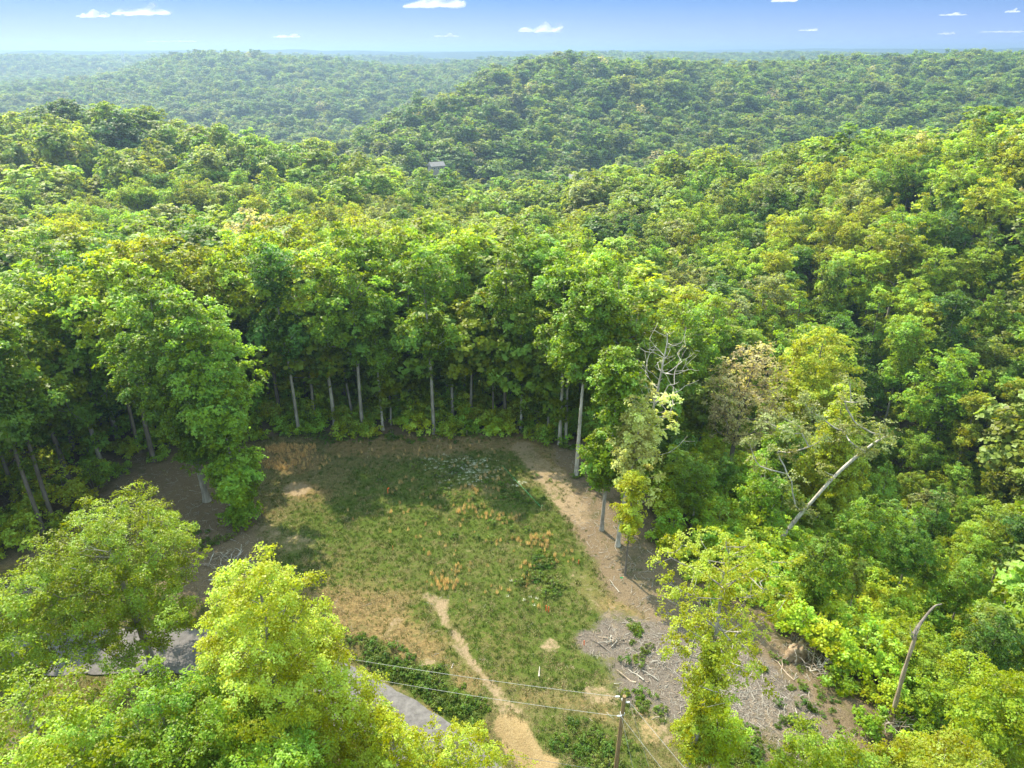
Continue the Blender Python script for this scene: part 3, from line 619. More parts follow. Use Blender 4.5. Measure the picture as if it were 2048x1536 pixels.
P0 = (PE[0]+1.7, PE[1]+0.8); hero(10, P0, 8.3, 'small drooping lime sapling leaning against the ivy-wrapped trunk', 'lime', cb=3.2, R=2.3, prof=dome, nc=90, sprays=10, per=10, rc=0.6, rs=0.26, size=0.17, rt=0.09)
# bottom right corner
P = by_top(1705, 1510, 10.5); hero(11, P, 10.5-gh(P[0], P[1]), 'rounded bright green tree at the bottom edge, right of the ivy-wrapped one', 'lime', cb=2.5, R=4.3, prof=dome, nc=190, sprays=13, per=12, size=0.19, lobes=0.25)
P = by_top(1965, 1545, 12); hero(12, P, 12-gh(P[0], P[1]), 'yellow-green tree filling the bottom right corner', 'yellow', cb=4, R=4.8, prof=dome, nc=220, sprays=13, per=12, size=0.20, lobes=0.3)
P = by_top(2045, 1370, 12); hero(13, P, 12-gh(P[0], P[1]), 'tall lime tree cut by the right edge above the corner tree', 'lime', cb=3, R=4.2, prof=tall, nc=220, sprays=12, per=12, size=0.21, lobes=0.4)
P = by_top(1830, 1290, 1.0); hero(14, P, 1.0-gh(P[0], P[1]), 'layered lime green tree low on the right slope beside the broken trunk', 'lime', cb=2, R=3.8, prof=dome, nc=120, sprays=10, per=11, size=0.22, flat=0.35, rt=0.14, lobes=0.45)
# --- edge of the clearing, right hand side
def at_ground(px, py): return ground(px, py)
P = at_ground(1235, 1092); pB = limb_pts([(1290, 760), (1300, 790), (1330, 800), (1280, 820), (1310, 840), (1320, 870), (1270, 870), (1340, 830), (1280, 900), (1300, 930), (1260, 920), (1240, 930), (1290, 960), (1310, 985), (1270, 990), (1250, 960), (1230, 900), (1320, 950), (1345, 790), (1260, 830), (1300, 880), (1280, 940), (1310, 910), (1240, 960), (1290, 1000), (1350, 850), (1265, 800)], P, [random.Random(8).uniform(-1.8, 1.8)*((k % 3)-1) for k in range(27)])
hero(15, P[:2], 18, 'slender flowering pale yellow tree at the right edge of the clearing', 'cream', bark='pale', cb=9, R=2.0, prof=dome, nc=60, sprays=11, per=11, rc=0.85, rs=0.32, size=0.24, rt=0.24, forced=pB, lean=(1.2, 0), tw=0.024)
P = at_ground(1266, 1052); dead = limb_pts([(1310, 690), (1290, 700), (1330, 700), (1350, 740), (1370, 720), (1390, 880), (1375, 870), (1350, 900), (1355, 780), (1280, 720), (1300, 660), (1335, 665), (1360, 690), (1400, 700), (1320, 720), (1270, 760), (1365, 800)], P, [2, -1, 1, 2, -2, 0, 1, -1, 2, 0, 1, 2, -2, 0, 1, -1, 0])
hero(16, P[:2], 24, 'leafless pale tree with long bare branches behind the flowering one', 'pale', bark='pale', cb=10, R=4.2, prof=spread, nc=110, sprays=2, per=4, rc=0.4, rs=0.2, size=0.2, rt=0.26, forced=dead, leaf_keep=0.12, lean=(1.8, 1), tw=0.015, tops=False)
P = at_ground(1203, 1060); hero(17, P[:2], 22, 'narrow fresh green tree on a clean trunk, first beside the flowering tree', 'fresh', cb=6, R=2.6, prof=tall, nc=150, sprays=12, per=10, rc=0.85, rs=0.36, size=0.28, rt=0.22, lobes=0.4, lean=(0.5, 0))
P = at_ground(1152, 952); hero(18, P[:2], 25, 'tall straight pale-barked tree at the right rear corner of the clearing', 'fresh', bark='pale', cb=13, R=3.6, prof=dome, nc=140, sprays=12, per=11, rc=0.95, rs=0.42, size=0.30, rt=0.26, lean=(1.3, 0), lobes=0.35)
P = at_ground(1458, 965); hero(19, P[:2]+np.array([0, 1.]), 20, 'rounded tan flowering tree with dark leaning trunk on the right slope', 'tan', bark='dark', cb=6, R=4.6, prof=dome, nc=230, sprays=7, per=7, rc=0.7, rs=0.32, size=0.24, rt=0.36, lobes=0.3, lean=(2.0, 1), tw=0.026)
P = at_ground(1548, 1118)
def on(px, py, d=0.0): return aty(px, py, P[1]+d)-P
trk = [(0, 0, 0), on(1560, 1080), on(1590, 1040), on(1625, 1000, .3), on(1680, 940, .8), on(1740, 890, 1.2), on(1775, 868, 1.5)]
lim = [on(1592, 1010), on(1584, 960), on(1590, 900), on(1600, 850), on(1640, 880, -1), on(1560, 830, 1), on(1620, 820), on(1570, 860, -1), on(1605, 790, 1), on(1640, 830), on(1700, 880), on(1720, 850, 1), on(1760, 850), on(1690, 800, 1), on(1700, 760, .5), on(1740, 900, -1), on(1770, 880, -1), on(1720, 800, -1), on(1680, 850, 2), on(1530, 840, .5), on(1555, 900, 2), on(1500, 880, 1), on(1520, 930, 1), on(1650, 940, 1)]
hero(20, P[:2], 17, 'leaning forked tree with pale bark and airy yellow crown on the right slope', 'pale', bark='pale', cb=6, R=1, prof=dome, nc=2, sprays=14, per=12, rc=1.3, rs=0.42, size=0.24, rt=0.15, trunk_pts=trk, forced=lim, tw=0.05)
P = at_ground(1690, 1000); P = by_top(1690, 775, 12); hero(21, P, 12-gh(P[0], P[1]), 'bright yellow-green tree with a pointed top behind the forked tree', 'gold', cb=4, R=4.6, prof=cone, nc=190, sprays=12, per=12, rc=1.0, rs=0.42, size=0.27, rt=0.3, lobes=0.3)
P = by_top(1650, 655, 12); hero(22, P, 12-gh(P[0], P[1]), 'large round olive-yellow tree behind the tan flowering one', 'yellow', cb=4, R=6.4, prof=dome, nc=260, sprays=12, per=12, rc=1.15, rs=0.48, size=0.31, rt=0.35, lobes=0.15)
# --- the big ivy-clad group left of the clearing
for k, (px, py, H, R, lab) in enumerate([(414, 1002, 27, 4.6, 'tall green tree leafy to the ground, left of the three by the shaded track'), (466, 1014, 26, 4.2, 'tall green tree leafy to the ground, middle of the three by the shaded track'), (490, 1052, 17, 3.0, 'shorter tree leafy down to the grass, right of the three by the shaded track')]):
    P = at_ground(px, py); hero(30+k, P[:2], H, lab, 'fresh', bark='grey', cb=[9, 8, 4][k], R=R, prof=[dome, dome, tall][k], nc=[210, 190, 110][k], sprays=12, per=11, rc=1.0, rs=0.42, size=0.29, rt=[.38, .33, .24][k], lobes=0.35, ivy=[55, 60, 60][k], ivy_z=([5.5, 11], [4.5, 11], [1.2, 7])[k], ivy_r=[1.5, 1.6, 1.7][k], lean=[(-1, 0), (0.5, 0), (.3, 0)][k])

# --- trees whose trunks stand in the photograph, shared shapes
ordn = ['first', 'second', 'third', 'fourth', 'fifth', 'sixth', 'seventh', 'eighth', 'ninth', 'tenth', 'eleventh', 'twelfth', 'thirteenth', 'fourteenth', 'fifteenth', 'sixteenth', 'seventeenth', 'eighteenth', 'nineteenth', 'twentieth']
WALL = [(598, 866, 27, 2, 'deep', 'grey', 'tall dark green tree at the left end of the tree wall behind the orange grass'),
        (670, 850, 26, 0, 'lime', 'pale', 'tree with a thick forked light trunk, second along the rear edge of the clearing'),
        (726, 862, 27, 1, 'fresh', 'grey', 'tree with thick straight grey trunk, third along the rear edge of the clearing'),
        (766, 860, 19, 6, 'fresh', 'pale', 'slim pale-barked young tree close right of the thick grey trunk at the rear edge'),
        (868, 867, 26.5, 2, 'fresh', 'grey', 'tree with a straight grey trunk at the middle of the rear edge'),
        (1010, 842, 26, 1, 'fresh', 'dark', 'dark-trunked tree right of the middle of the rear edge, rising from shrubs'),
        (1119, 888, 25, 6, 'fresh', 'pale', 'left one of the twin pale trunks at the right rear corner'),
        (1131, 884, 24, 2, 'lime', 'pale', 'right one of the twin pale trunks, leaning slightly, at the right rear corner'),
        (690, 812, 26, 4, 'lime', 'dark', None), (614, 800, 25, 1, 'fresh', 'dark', None), (757, 806, 26, 6, 'fresh', 'dark', None), (800, 790, 26, 3, 'lime', 'dark', None),
        (895, 806, 25, 0, 'fresh', 'grey', None), (930, 795, 26, 6, 'lime', 'pale', None), (962, 772, 26, 1, 'fresh', 'grey', None), (1058, 806, 26, 6, 'fresh', 'dark', None), (1102, 815, 25, 2, 'fresh', 'grey', None), (560, 830, 26, 3, 'lime', 'dark', None), (835, 775, 26, 2, 'fresh', 'dark', None),
        (630, 846, 17, 6, 'fresh', 'grey', None), (706, 838, 18, 6, 'lime', 'pale', None), (782, 850, 16, 6, 'fresh', 'dark', None), (820, 842, 19, 6, 'lime', 'grey', None), (906, 838, 18, 6, 'fresh', 'pale', None), (942, 832, 19, 6, 'lime', 'grey', None), (986, 846, 15, 6, 'fresh', 'dark', None), (1042, 856, 18, 6, 'lime', 'pale', None), (1078, 848, 20, 6, 'fresh', 'grey', None), (1096, 868, 17, 6, 'lime', 'grey', None),
        (640, 770, 27, 3, 'yellow', 'grey', None), (540, 800, 27, 0, 'lime', 'dark', None),
        (308, 922, 27, 3, 'lime', 'dark', 'spreading yellowish tree with dark leaning trunk behind the leaf-clad three'),
        (280, 905, 26, 1, 'fresh', 'dark', 'green tree with slanting dark trunk just left of the spreading yellowish one'),
        (88, 1066, 25, 2, 'fresh', 'dark', 'tall tree with a slanting dark trunk at the far left edge of the open ground'),
        (106, 1040, 25, 6, 'fresh', 'dark', 'twin companion close behind the slanting dark trunk at the far left'),
        (30, 985, 25, 1, 'fresh', 'dark', 'green tree at the left picture edge behind the slanting dark trunks'),
        (135, 955, 26, 4, 'lime', 'dark', 'low-branched green tree between the far left trunks and the spreading yellowish tree'),
        (205, 935, 25, 5, 'fresh', 'grey', 'full green tree left of the slanting trunk near the brown leaf litter'),
        (365, 880, 27, 3, 'yellow', 'grey', 'wide fan-branched yellow-green tree rising above the left wood'),
        (1250, 1150, 12, 6, 'yellow', 'dark', 'short dark crooked trunk with thin green crown at the edge of the brush field'),
        (1345, 900, 22, 0, 'fresh', 'grey', 'rounded green tree behind the bare pale branches'), (1400, 860, 23, 1, 'fresh', 'grey', 'upright green tree between the bare branches and the tan flowering tree'),
        (1220, 880, 26, 1, 'fresh', 'grey', 'dense green tree behind the clean-trunked narrow one'), (1185, 850, 26, 2, 'lime', 'grey', 'narrow lime green tree behind the right rear corner'),
        (1510, 1075, 14, 7, 'fresh', 'pale', 'small layered green tree between the tan tree and the leaning fork')]
PROC = []
for px, py, H, k, lf, bk, lab in WALL:
    P = at_ground(px, py); 
    if lab is None: PROC.append((P[0], P[1], H, k, lf, bk)); TREES.append((P[0], P[1], H)); continue
    plant(MID[k], P, H, lab, (px*7.7) % 6.28, LM[lf], BARK[bk])
# --- the rest of the wood: jittered spots, the ones that show largest become trees of their own
rg = np.random.default_rng(77)
def spots(sp, r0, r1, half, jit=0.42, ymin=-5):
    n = int(r1/sp)+2; i, j = np.meshgrid(np.arange(-n, n+1), np.arange(-n, n+1)); i = i.ravel(); j = j.ravel()
    x = (i+0.5*(j % 2))*sp + rg.uniform(-jit, jit, len(i))*sp; y = j*sp*0.87 + rg.uniform(-jit, jit, len(i))*sp
    r = np.hypot(x, y); k = (r >= r0) & (r < r1) & (np.abs(np.arctan2(x, y)) < R_(half)) & (y > ymin); return x[k], y[k]
SN = ground(1778, 1450); TREES += [(SN[0], SN[1], 5), (SN[0]-1.0, SN[1]-4, 5), (SN[0]+3, SN[1]+1, 5), (SN[0]+5, SN[1]+3, 5)]
x, y = spots(7.2, 22, 240, 50)
LOWZ = np.array([(1330, 860), (1480, 900), (1800, 900), (1960, 1100), (1960, 1400), (1760, 1510), (1540, 1270), (1300, 1190), (1230, 1100), (1270, 940)], float)
for xx, yy in zip(x, y):
    if inside(np.array([xx]), np.array([yy]), CLR)[0] or dist_poly(np.array([xx]), np.array([yy]), CLR)[0] < 1.8: continue
    if dist_poly(np.array([xx]), np.array([yy]), ROADS, False)[0] < 5: continue
    near = min(math.hypot(xx-a, yy-b) for a, b, _ in TREES)
    if near < (3.9 if yy > 60 else 4.5): continue
    px, py, dep = proj((xx, yy, gh(xx, yy)))
    if yy < 47 and -150 < px < 2150 and not inside(np.array([px]), np.array([py]), LOWZ)[0] and xx < 36: continue
    if yy < 60 and xx < -25 and px > -60: continue
    low = inside(np.array([px]), np.array([py]), LOWZ)[0]
    H = rg.uniform(22, 27.5) if yy < 130 and xx < 15 else rg.uniform(18.5, 25)
    if low: H = rg.uniform(7, 12)
    elif xx > 28 and yy < 75: H = rg.uniform(13, 19)
    lf = rg.choice(['fresh', 'lime', 'deep', 'yellow', 'olive', 'pale', 'tan'], p=[.27, .33, .09, .18, .06, .04, .03])
    if low or (xx > 20 and yy < 62): lf = rg.choice(['fresh', 'deep', 'lime', 'olive'], p=[.5, .3, .15, .05])
    k = int(rg.integers(0, 8))
    if lf == 'tan': k = 8
    PROC.append((xx, yy, H, k, lf, rg.choice(['grey', 'dark', 'pale'], p=[.5, .3, .2]))); TREES.append((xx, yy, H))
# how much of each shows: a column buffer filled from near to far
colbuf = np.full(130, 1536.0); score = []
order = sorted(range(len(PROC)), key=lambda i: math.hypot(PROC[i][0], PROC[i][1]))
allt = sorted([(math.hypot(a, b), a, b, h, -1) for a, b, h in TREES if not any(abs(a-p[0])+abs(b-p[1]) < 1e-6 for p in PROC)] + [(math.hypot(PROC[i][0], PROC[i][1]), PROC[i][0], PROC[i][1], PROC[i][2], i) for i in order])
shown = {}
for d_, a, b, h, i in allt:
    z = gh(a, b); tx, ty, dep = proj((a, b, z+h)); bx, by, _ = proj((a, b, z+h*0.45))
    if dep < 5: continue
    hw = 4.3*(h/23)*F/dep; c0 = int(max(0, (tx-hw)//16)); c1 = int(min(128, (tx+hw)//16))
    if c1 < c0 or ty > 1536: shown[i] = 0; continue
    cols = slice(c0, c1+1); vis = np.clip(colbuf[cols]-ty, 0, max(20, by-ty)).sum()*16
    if i >= 0: shown[i] = vis*min(1.0, 1.0)
    colbuf[cols] = np.minimum(colbuf[cols], ty + 0.12*(by-ty))
n_hand = len([1 for o in C.objects if o.get('category') == 'tree'])
pickd = set(sorted(shown, key=lambda i: -shown[i])[:292-n_hand]) - {-1}
CN = {'fresh': 'fresh green', 'lime': 'lime green', 'deep': 'dark green', 'yellow': 'yellow-green', 'olive': 'olive green', 'pale': 'pale flowering', 'tan': 'tan budding'}
FN = ['domed', 'oval', 'narrow', 'spreading', 'rounded', 'egg-shaped', 'slender', 'conical', 'thin-leaved']
def zone_of(x, y):
    px, _, _ = proj((x, y, 10))
    if y < 62 and x > 15: return 'low on the right slope' 
    if y < 62: return 'at the left by the road'
    if x < -28 and y < 118: return 'in the left wood'
    if y < 118 and x < 12: return 'behind the clearing'
    if y < 118: return 'on the right slope'
    if px < 700: return 'on the near left ridge'
    if px > 1250: return 'on the near right ridge'
    return 'in the middle valley'
cls = {}
for i in pickd:
    a, b, h, k, lf, bk = PROC[i]; cls.setdefault((lf, k, zone_of(a, b)), []).append(i)
for (lf, k, zn), lst in cls.items():
    lst.sort(key=lambda i: proj((PROC[i][0], PROC[i][1], 15))[0])
    for q_, i in enumerate(lst):
        a, b, h, k, lf, bk = PROC[i]; base = '%s %s tree %s' % (CN[lf], FN[k], zn)
        if len(lst) == 1: lab = 'the one ' + base
        else: lab = base + ', %s from the left of %d such' % (ordn[min(q_, 19)], len(lst))
        plant(MID[k] if k < 8 else THIN[0], (a, b), h, lab, float(rg.random()*6.28), LM[lf], BARK[bk])
# --- forest mass beyond and between
FX, FY, FS, FI, FR = [], [], [], [], []
for i, p in enumerate(PROC):
    if i not in pickd: FX.append(p[0]); FY.append(p[1]); FS.append(p[2]/22); FI.append(int(rg.integers(0, 6)))
def more(sp, r0, r1, half, k0, k1, s0, s1):
    x, y = spots(sp, r0, r1, half); n = len(x); FX.extend(x); FY.extend(y); FS.extend(rg.uniform(s0, s1, n)); ii = rg.integers(k0, k1, n)
    ii = np.where(rg.random(n) < 0.015, 12, ii); FI.extend(ii)
more(8.8, 240, 420, 46, 0, 6, 0.66, 1.28)
more(9.8, 420, 950, 44, 6, 12, 0.62, 1.3)
more(12, 950, 2600, 42, 6, 12, 0.8, 1.25)
FX = np.array(FX); FY = np.array(FY); FS = np.array(FS); FI = np.array(FI)
FZ = height(FX, FY) - 0.3
# pale valley openings stay free of trees
HOUSE = aty(872, 318, 400); SHED = aty(1168, 352, 370)
hp = (float(HOUSE[0]), 400.0); sp_ = (float(SHED[0]), 370.0)
ok = (np.hypot(FX-hp[0], (FY-hp[1])) > 4.2) & (np.hypot((FX-sp_[0])/1.5, FY-sp_[1]) > 6)
FX, FY, FZ, FS, FI = FX[ok], FY[ok], FZ[ok], FS[ok], FI[ok]
n = len(FX); rot = np.stack([rg.normal(0, .04, n), rg.normal(0, .04, n), rg.random(n)*6.28], 1)
wd = rg.uniform(1.08, 1.5, n)*np.where(np.hypot(FX, FY) > 420, 1.2, 1.0)
scatter('forest', np.stack([FX, FY, FZ], 1), rot, np.stack([FS*wd, FS*wd, FS], 1), FI, TREE_COL)

# --- undergrowth
SH_COL = proto_collection('shrub_shapes')
def shrub_mesh(name, seed, H, Rr, n, sprays, per, rc, rs, size, leafm, stems=5, upr=0.0):
    rng = np.random.default_rng(seed); ch = []; NN = []; rad = []; tipl = []
    for k in range(n):
        a = rng.random()*6.28; r0 = Rr*math.sqrt(rng.random()); z = H*(0.25+0.75*rng.random()*math.sqrt(max(0, 1-(r0/Rr)**2*0.8)))
        b0 = len(NN); NN += [np.array([.1*math.cos(a), .1*math.sin(a), 0]), np.array([r0*.45*math.cos(a), r0*.45*math.sin(a), z*.55]), np.array([r0*math.cos(a), r0*math.sin(a), z])]
        rad += [0.03, 0.02, 0.008]; ch.append([b0, b0+1, b0+2]); tipl.append(b0+2)
    NN = np.array(NN); V1, F1 = tubes(NN, [[0, 1]]+ch[:max(stems, 1)], np.array(rad), 3)
    V2, F2, ti = leaves(rng, NN[tipl], sprays, per, rc, rs, size, np.array([0, 0, 0.]), flat=0.5)
    me = mesh_np(name, np.vstack([V1, V2]), np.vstack([F1, F2+len(V1)]), [BARK['grey'], leafm], np.concatenate([np.full(len(F1), .5), ti]))
    mi = np.zeros(len(F1)+len(F2), np.int32); mi[len(F1):] = 1; me.polygons.foreach_set('material_index', mi); return me
SHR = [shrub_mesh('shrub%d' % k, 300+k, [1.6, 2.4, 3.4, 5.0][k], [1.2, 1.5, 1.7, 2.2][k], [18, 24, 30, 40][k], 7, 7, 0.5, 0.3, 0.22, SHRUB_M) for k in range(4)]
for k, me in enumerate(SHR): proto_obj(SH_COL, 's%d' % k, me)
x, y = spots(2.25, 24, 190, 47)
pl = CLR; ins = inside(x, y, pl); dd = dist_poly(x, y, pl); dr = dist_poly(x, y, ROADS, False)
rear = (y > 80) & (x > -36) & (x < 6)
keep = ((~ins) & (dr > 4) & (dd > 0.7)) | (rear & ins & (dd < 1.1)) | (rear & ~ins & (dd < 5))
px, py, dep = proj(np.stack([x, y, height(x, y)], 1))
# bare leaf litter strips keep few shrubs
lit = stroke_mask(x, y, LITTER)
keep &= (rg.random(len(x)) > np.where(rear, 0, lit*0.97)) & (rg.random(len(x)) < np.where((y > 83) | (x > 18), 0.93, 0.6))
keep &= ~((x < 15) & (y < 40))
x, y = x[keep], y[keep]; n = len(x); dd = dd[keep]
ki = rg.choice(4, n, p=[.3, .3, .25, .15]); ki = np.where(dd < 4, np.minimum(ki, 2), ki); ki = np.where(dd < 1.2, np.minimum(ki, 1), ki)
s = rg.uniform(0.7, 1.25, n)
UNDER = np.stack([x, y, height(x, y)-.05], 1); UND = (UNDER, ki, s)
# the ones at the clearing's edge are single shrubs
edge_i = [i for i in np.argsort(dd) if -40 < x[i] < 36 and y[i] > 40 and dd[i] < 3.2][:44]
edge_i.sort(key=lambda i: proj(UNDER[i])[0])
side = {'rear': [], 'right': [], 'left': []}
for i in edge_i: side['right' if x[i] > 9 else ('rear' if x[i] > -36 and y[i] > 82 else 'left')].append(i)
numw = ordn + ['%dth' % k for k in range(21, 60)]
for sd_, lst in side.items():
    for q_, i in enumerate(lst):
        o = link('shrub', SHR[int(ki[i])], loc=tuple(map(float, UNDER[i]))); o.scale = (float(s[i]),)*3; o.rotation_euler = (0, 0, i*1.3 % 6.28)
        tag(o, '%s leafy green shrub at the %s edge of the clearing, %s from the left' % (['knee-high', 'waist-high', 'head-high', 'tall'][int(ki[i])], sd_, numw[q_]), 'shrub', 'shrubs along the edge of the clearing')
mask = np.ones(n, bool); mask[edge_i] = False
rot = np.stack([np.zeros(n), np.zeros(n), rg.random(n)*6.28], 1)
scatter('undergrowth', UNDER[mask], rot[mask], np.repeat(s[:, None], 3, 1)[mask], ki[mask], SH_COL)

# --- grass, broomsedge and woody litter on the clearing
def grass_m(name, c, trans=0.3):
    return leaf_mat(name, [c], trans, (1.2, 1.1, 0.7))
def tuft(name, seed, n, h, spread_, wid, mat, lean=0.5):
    rng = np.random.default_rng(seed); a = rng.random(n)*6.28; r = spread_*np.sqrt(rng.random(n)); b = np.stack([r*np.cos(a), r*np.sin(a), np.zeros(n)], 1)
    hh = h*(0.5+0.7*rng.random(n)); la = rng.random(n)*6.28; ln = lean*rng.random(n)*hh; t = b + np.stack([ln*np.cos(la), ln*np.sin(la), hh], 1)
    sd_ = np.stack([np.cos(la+1.57), np.sin(la+1.57), np.zeros(n)], 1)*wid; m_ = (b+t)/2 + np.array([0, 0, 1])*hh[:, None]*.08
    V = np.stack([b-sd_*.6, b+sd_*.6, m_+sd_*.5, t, m_-sd_*.5], 1).reshape(-1, 3); i0 = np.arange(n)*5
    Fq = np.vstack([np.stack([i0, i0+1, i0+2, i0+4], 1), np.stack([i0+4, i0+2, i0+3, i0+3], 1)])
    V2 = V; me = bpy.data.meshes.new(name); me.from_pydata(V2.tolist(), [], [list(q_) if q_[2] != q_[3] else list(q_[:3]) for q_ in Fq.tolist()]); me.materials.append(mat)
    at = me.attributes.new('tint', 'FLOAT', 'FACE'); at.data.foreach_set('value', rng.random(len(me.polygons)).astype(np.float32)); me.update(); return me
GC = proto_collection('grass_shapes')
gm1 = grass_m('grass_green', (0.085, 0.13, 0.022)); gm2 = grass_m('grass_olive', (0.155, 0.16, 0.045)); gm3 = grass_m('grass_straw', (0.30, 0.24, 0.125)); gm4 = grass_m('broomsedge', (0.62, 0.42, 0.19)); gm5 = grass_m('wildflower', (0.5, 0.5, 0.42), .2)
for k in range(2): proto_obj(GC, 'g0_%d' % k, tuft('ga%d' % k, 400+k, 20, .24, .24, .032, gm1))
for k in range(2): proto_obj(GC, 'g1_%d' % k, tuft('gb%d' % k, 410+k, 16, .18, .26, .028, gm2, .9))
for k in range(2): proto_obj(GC, 'g2_%d' % k, tuft('gc%d' % k, 420+k, 16, .15, .30, .026, gm3, 1.3))
def field(sp):
    xs = np.arange(-48, 40, sp); ys = np.arange(22, 92, sp); X, Y = np.meshgrid(xs, ys); X = (X+rg.uniform(-.5, .5, X.shape)*sp).ravel(); Y = (Y+rg.uniform(-.5, .5, Y.shape)*sp).ravel()
    k = inside(X, Y, CLR) & (dist_poly(X, Y, ROADS, False) > 3.0); X, Y = X[k], Y[k]; px, py, _ = proj(np.stack([X, Y, 0*X], 1)); k = (px > -80) & (px < 2130) & (py < 1640); return X[k], Y[k]
X, Y = field(0.30)
wX = X+(fbm(X/2.2, Y/2.2, 41, 3)-.5)*1.6; wY = Y+(fbm(X/2.2, Y/2.2, 42, 3)-.5)*1.6
mk = {nm: stroke_mask(wX, wY, st) for nm, st in (('g', GREEN), ('d', DRY), ('b', BARE), ('s', SAND), ('c', CHIP), ('l', LITTER))}
nzv = fbm(X/1.1, Y/1.1, 60, 4); bad = np.maximum.reduce([mk['b'], mk['s'], mk['c'], mk['l']])
pk = rg.random(len(X)) < np.clip(0.85 - bad*1.1 + (nzv-.5)*1.4, 0.02, 0.95)
X, Y, nzv = X[pk], Y[pk], nzv[pk]; g = mk['g'][pk]; d_ = mk['d'][pk]
u = rg.random(len(X)) + (nzv-.5)*0.9
sel = np.where(u < 0.12+0.55*g, rg.integers(0, 2, len(X)), np.where(u < 0.58+0.25*g-0.35*d_, rg.integers(2, 4, len(X)), rg.integers(4, 6, len(X))))
n = len(X); rz = np.stack([np.zeros(n), np.zeros(n), rg.random(n)*6.28], 1); sc_ = rg.uniform(.6, 1.25, n)*(0.8+0.9*np.clip(nzv-.45, 0, 1))
scatter('grass', np.stack([X, Y, height(X, Y)-.01], 1), rz, np.repeat(sc_[:, None], 3, 1), sel, GC)
BC = proto_collection('broomsedge_shapes')
for k in range(3): proto_obj(BC, 'b%d' % k, tuft('bs%d' % k, 430+k, 22, .62, .16, .018, gm4, .25))
BS = [((590, 905), 2.2, 120), ((565, 930), 1.8, 100), ((560, 900), 1.4, 80), ((630, 930), 1.6, 26), ((970, 990), 1.8, 14), ((985, 960), 1.5, 12), ((1085, 1082), 1.1, 26), ((1070, 1090), 1.5, 18), ((945, 1030), 1.8, 26), ((1020, 1040), 1.3, 16), ((900, 1160), 1.9, 28), ((890, 1170), 1.0, 14), ((1120, 1115), 1.4, 14), ((810, 965), 1.0, 7), ((850, 1050), 3.5, 16), ((960, 1100), 5, 22), ((760, 1000), 5, 14), ((1055, 1140), .8, 8), ((1060, 1165), .8, 8), ((1020, 1210), 3, 10), ((800, 890), 7, 22), ((900, 900), 6, 18), ((1000, 930), 3, 10), ((1090, 1130), .8, 7), ((930, 1000), 4, 12)]
bx = []
for c, rd, nn in BS:
    P = atz(*c)
    for _ in range(nn): a = rg.random()*6.28; q_ = rd*math.sqrt(rg.random())*1.0; bx.append((P[0]+q_*math.cos(a)*1.3, P[1]+q_*math.sin(a)))
bx = np.array(bx); n = len(bx); s_ = rg.uniform(.55, 1.2, n)
scatter('broomsedge', np.column_stack([bx, height(bx[:, 0], bx[:, 1])]), np.stack([np.zeros(n), np.zeros(n), rg.random(n)*6.28], 1), np.repeat(s_[:, None], 3, 1), rg.integers(0, 3, n), BC)
# white wildflowers
FC = proto_collection('flower_shapes'); rng = np.random.default_rng(5)
fl = rng.normal(size=(12, 3))*np.array([.12, .12, .02])+np.array([0, 0, .26]); V = []; Fq = []
for k, c in enumerate(fl):
    for j in range(4): V.append(c+np.array([.03*math.cos(j*1.57+k), .03*math.sin(j*1.57+k), .01*(j % 2)]))
    Fq.append([k*4+j for j in range(4)])
proto_obj(FC, 'f0', mesh_np('flowerhead', np.array(V), np.array(Fq), [gm5], np.ones(len(Fq))))
fx = []
for c, rd, nn in [((905, 935), 2.2, 60), ((950, 950), 2.4, 70), ((965, 935), 1.5, 30), ((1035, 975), .9, 12), ((860, 923), .5, 8), ((1050, 1210), 3, 6), ((925, 960), 3, 30)]:
    P = atz(*c)
    for _ in range(nn): fx.append((P[0]+rg.normal()*rd*.6, P[1]+rg.normal()*rd*.5))
fx = np.array(fx); n = len(fx)
scatter('wildflowers', np.column_stack([fx, height(fx[:, 0], fx[:, 1])]), np.stack([np.zeros(n), np.zeros(n), rg.random(n)*6.28], 1), np.full((n, 3), .8), np.zeros(n), FC)
# weeds: fresh green clumps on the bank and dotted over the clearing
WC = proto_collection('weed_shapes'); WM = leaf_mat('leaves_weeds', [(0.10, 0.20, 0.03), (0.15, 0.24, 0.03), (0.19, 0.24, 0.05)])
for k in range(3): proto_obj(WC, 'w%d' % k, shrub_mesh('weed%d' % k, 500+k, [.22, .34, .5][k], [.32, .4, .5][k], 10, 4, 5, .13, .10, .10, WM, 2))
wx_ = []
for pts, rd, nn in [([(800, 1335), (860, 1365), (930, 1425)], 1.5, 80), ([(740, 1295), (790, 1345)], 1.5, 34), ([(1090, 1130)], 1.6, 26), ([(1060, 1150), (1110, 1200)], 1.8, 24), ([(940, 1400), (950, 1420)], .8, 20), ([(1250, 1400), (1320, 1430)], 1.3, 14), ([(1265, 1255), (1280, 1275)], .9, 10), ([(1520, 1310), (1640, 1400), (1720, 1470)], 2.4, 34), ([(1150, 1480), (1230, 1530)], 2.2, 26), ([(1560, 1420), (1640, 1500)], 2.2, 14), ([(1155, 955)], .5, 6), ([(600, 870), (700, 880), (860, 880), (1050, 872)], 1.5, 90), ([(1150, 900), (1120, 900)], .8, 10), ([(850, 950), (1050, 1050)], 7, 70), ([(1290, 1300), (1270, 1330)], 1.2, 7), ([(1180, 1500)], 2.5, 24), ([(1500, 1500)], 2.5, 20), ([(1520, 1540)], 2, 16), ([(420, 1110), (380, 1060)], 2, 20), ([(800, 1330), (640, 1240)], 1.2, 30)]:
    W = [atz(*p) for p in pts]; W = W*2 if len(W) == 1 else W
    for _ in range(nn):
        k = int(rg.integers(0, len(W)-1)); t_ = rg.random(); P = W[k]*(1-t_)+W[k+1]*t_; wx_.append((P[0]+rg.normal()*rd*.5, P[1]+rg.normal()*rd*.5))
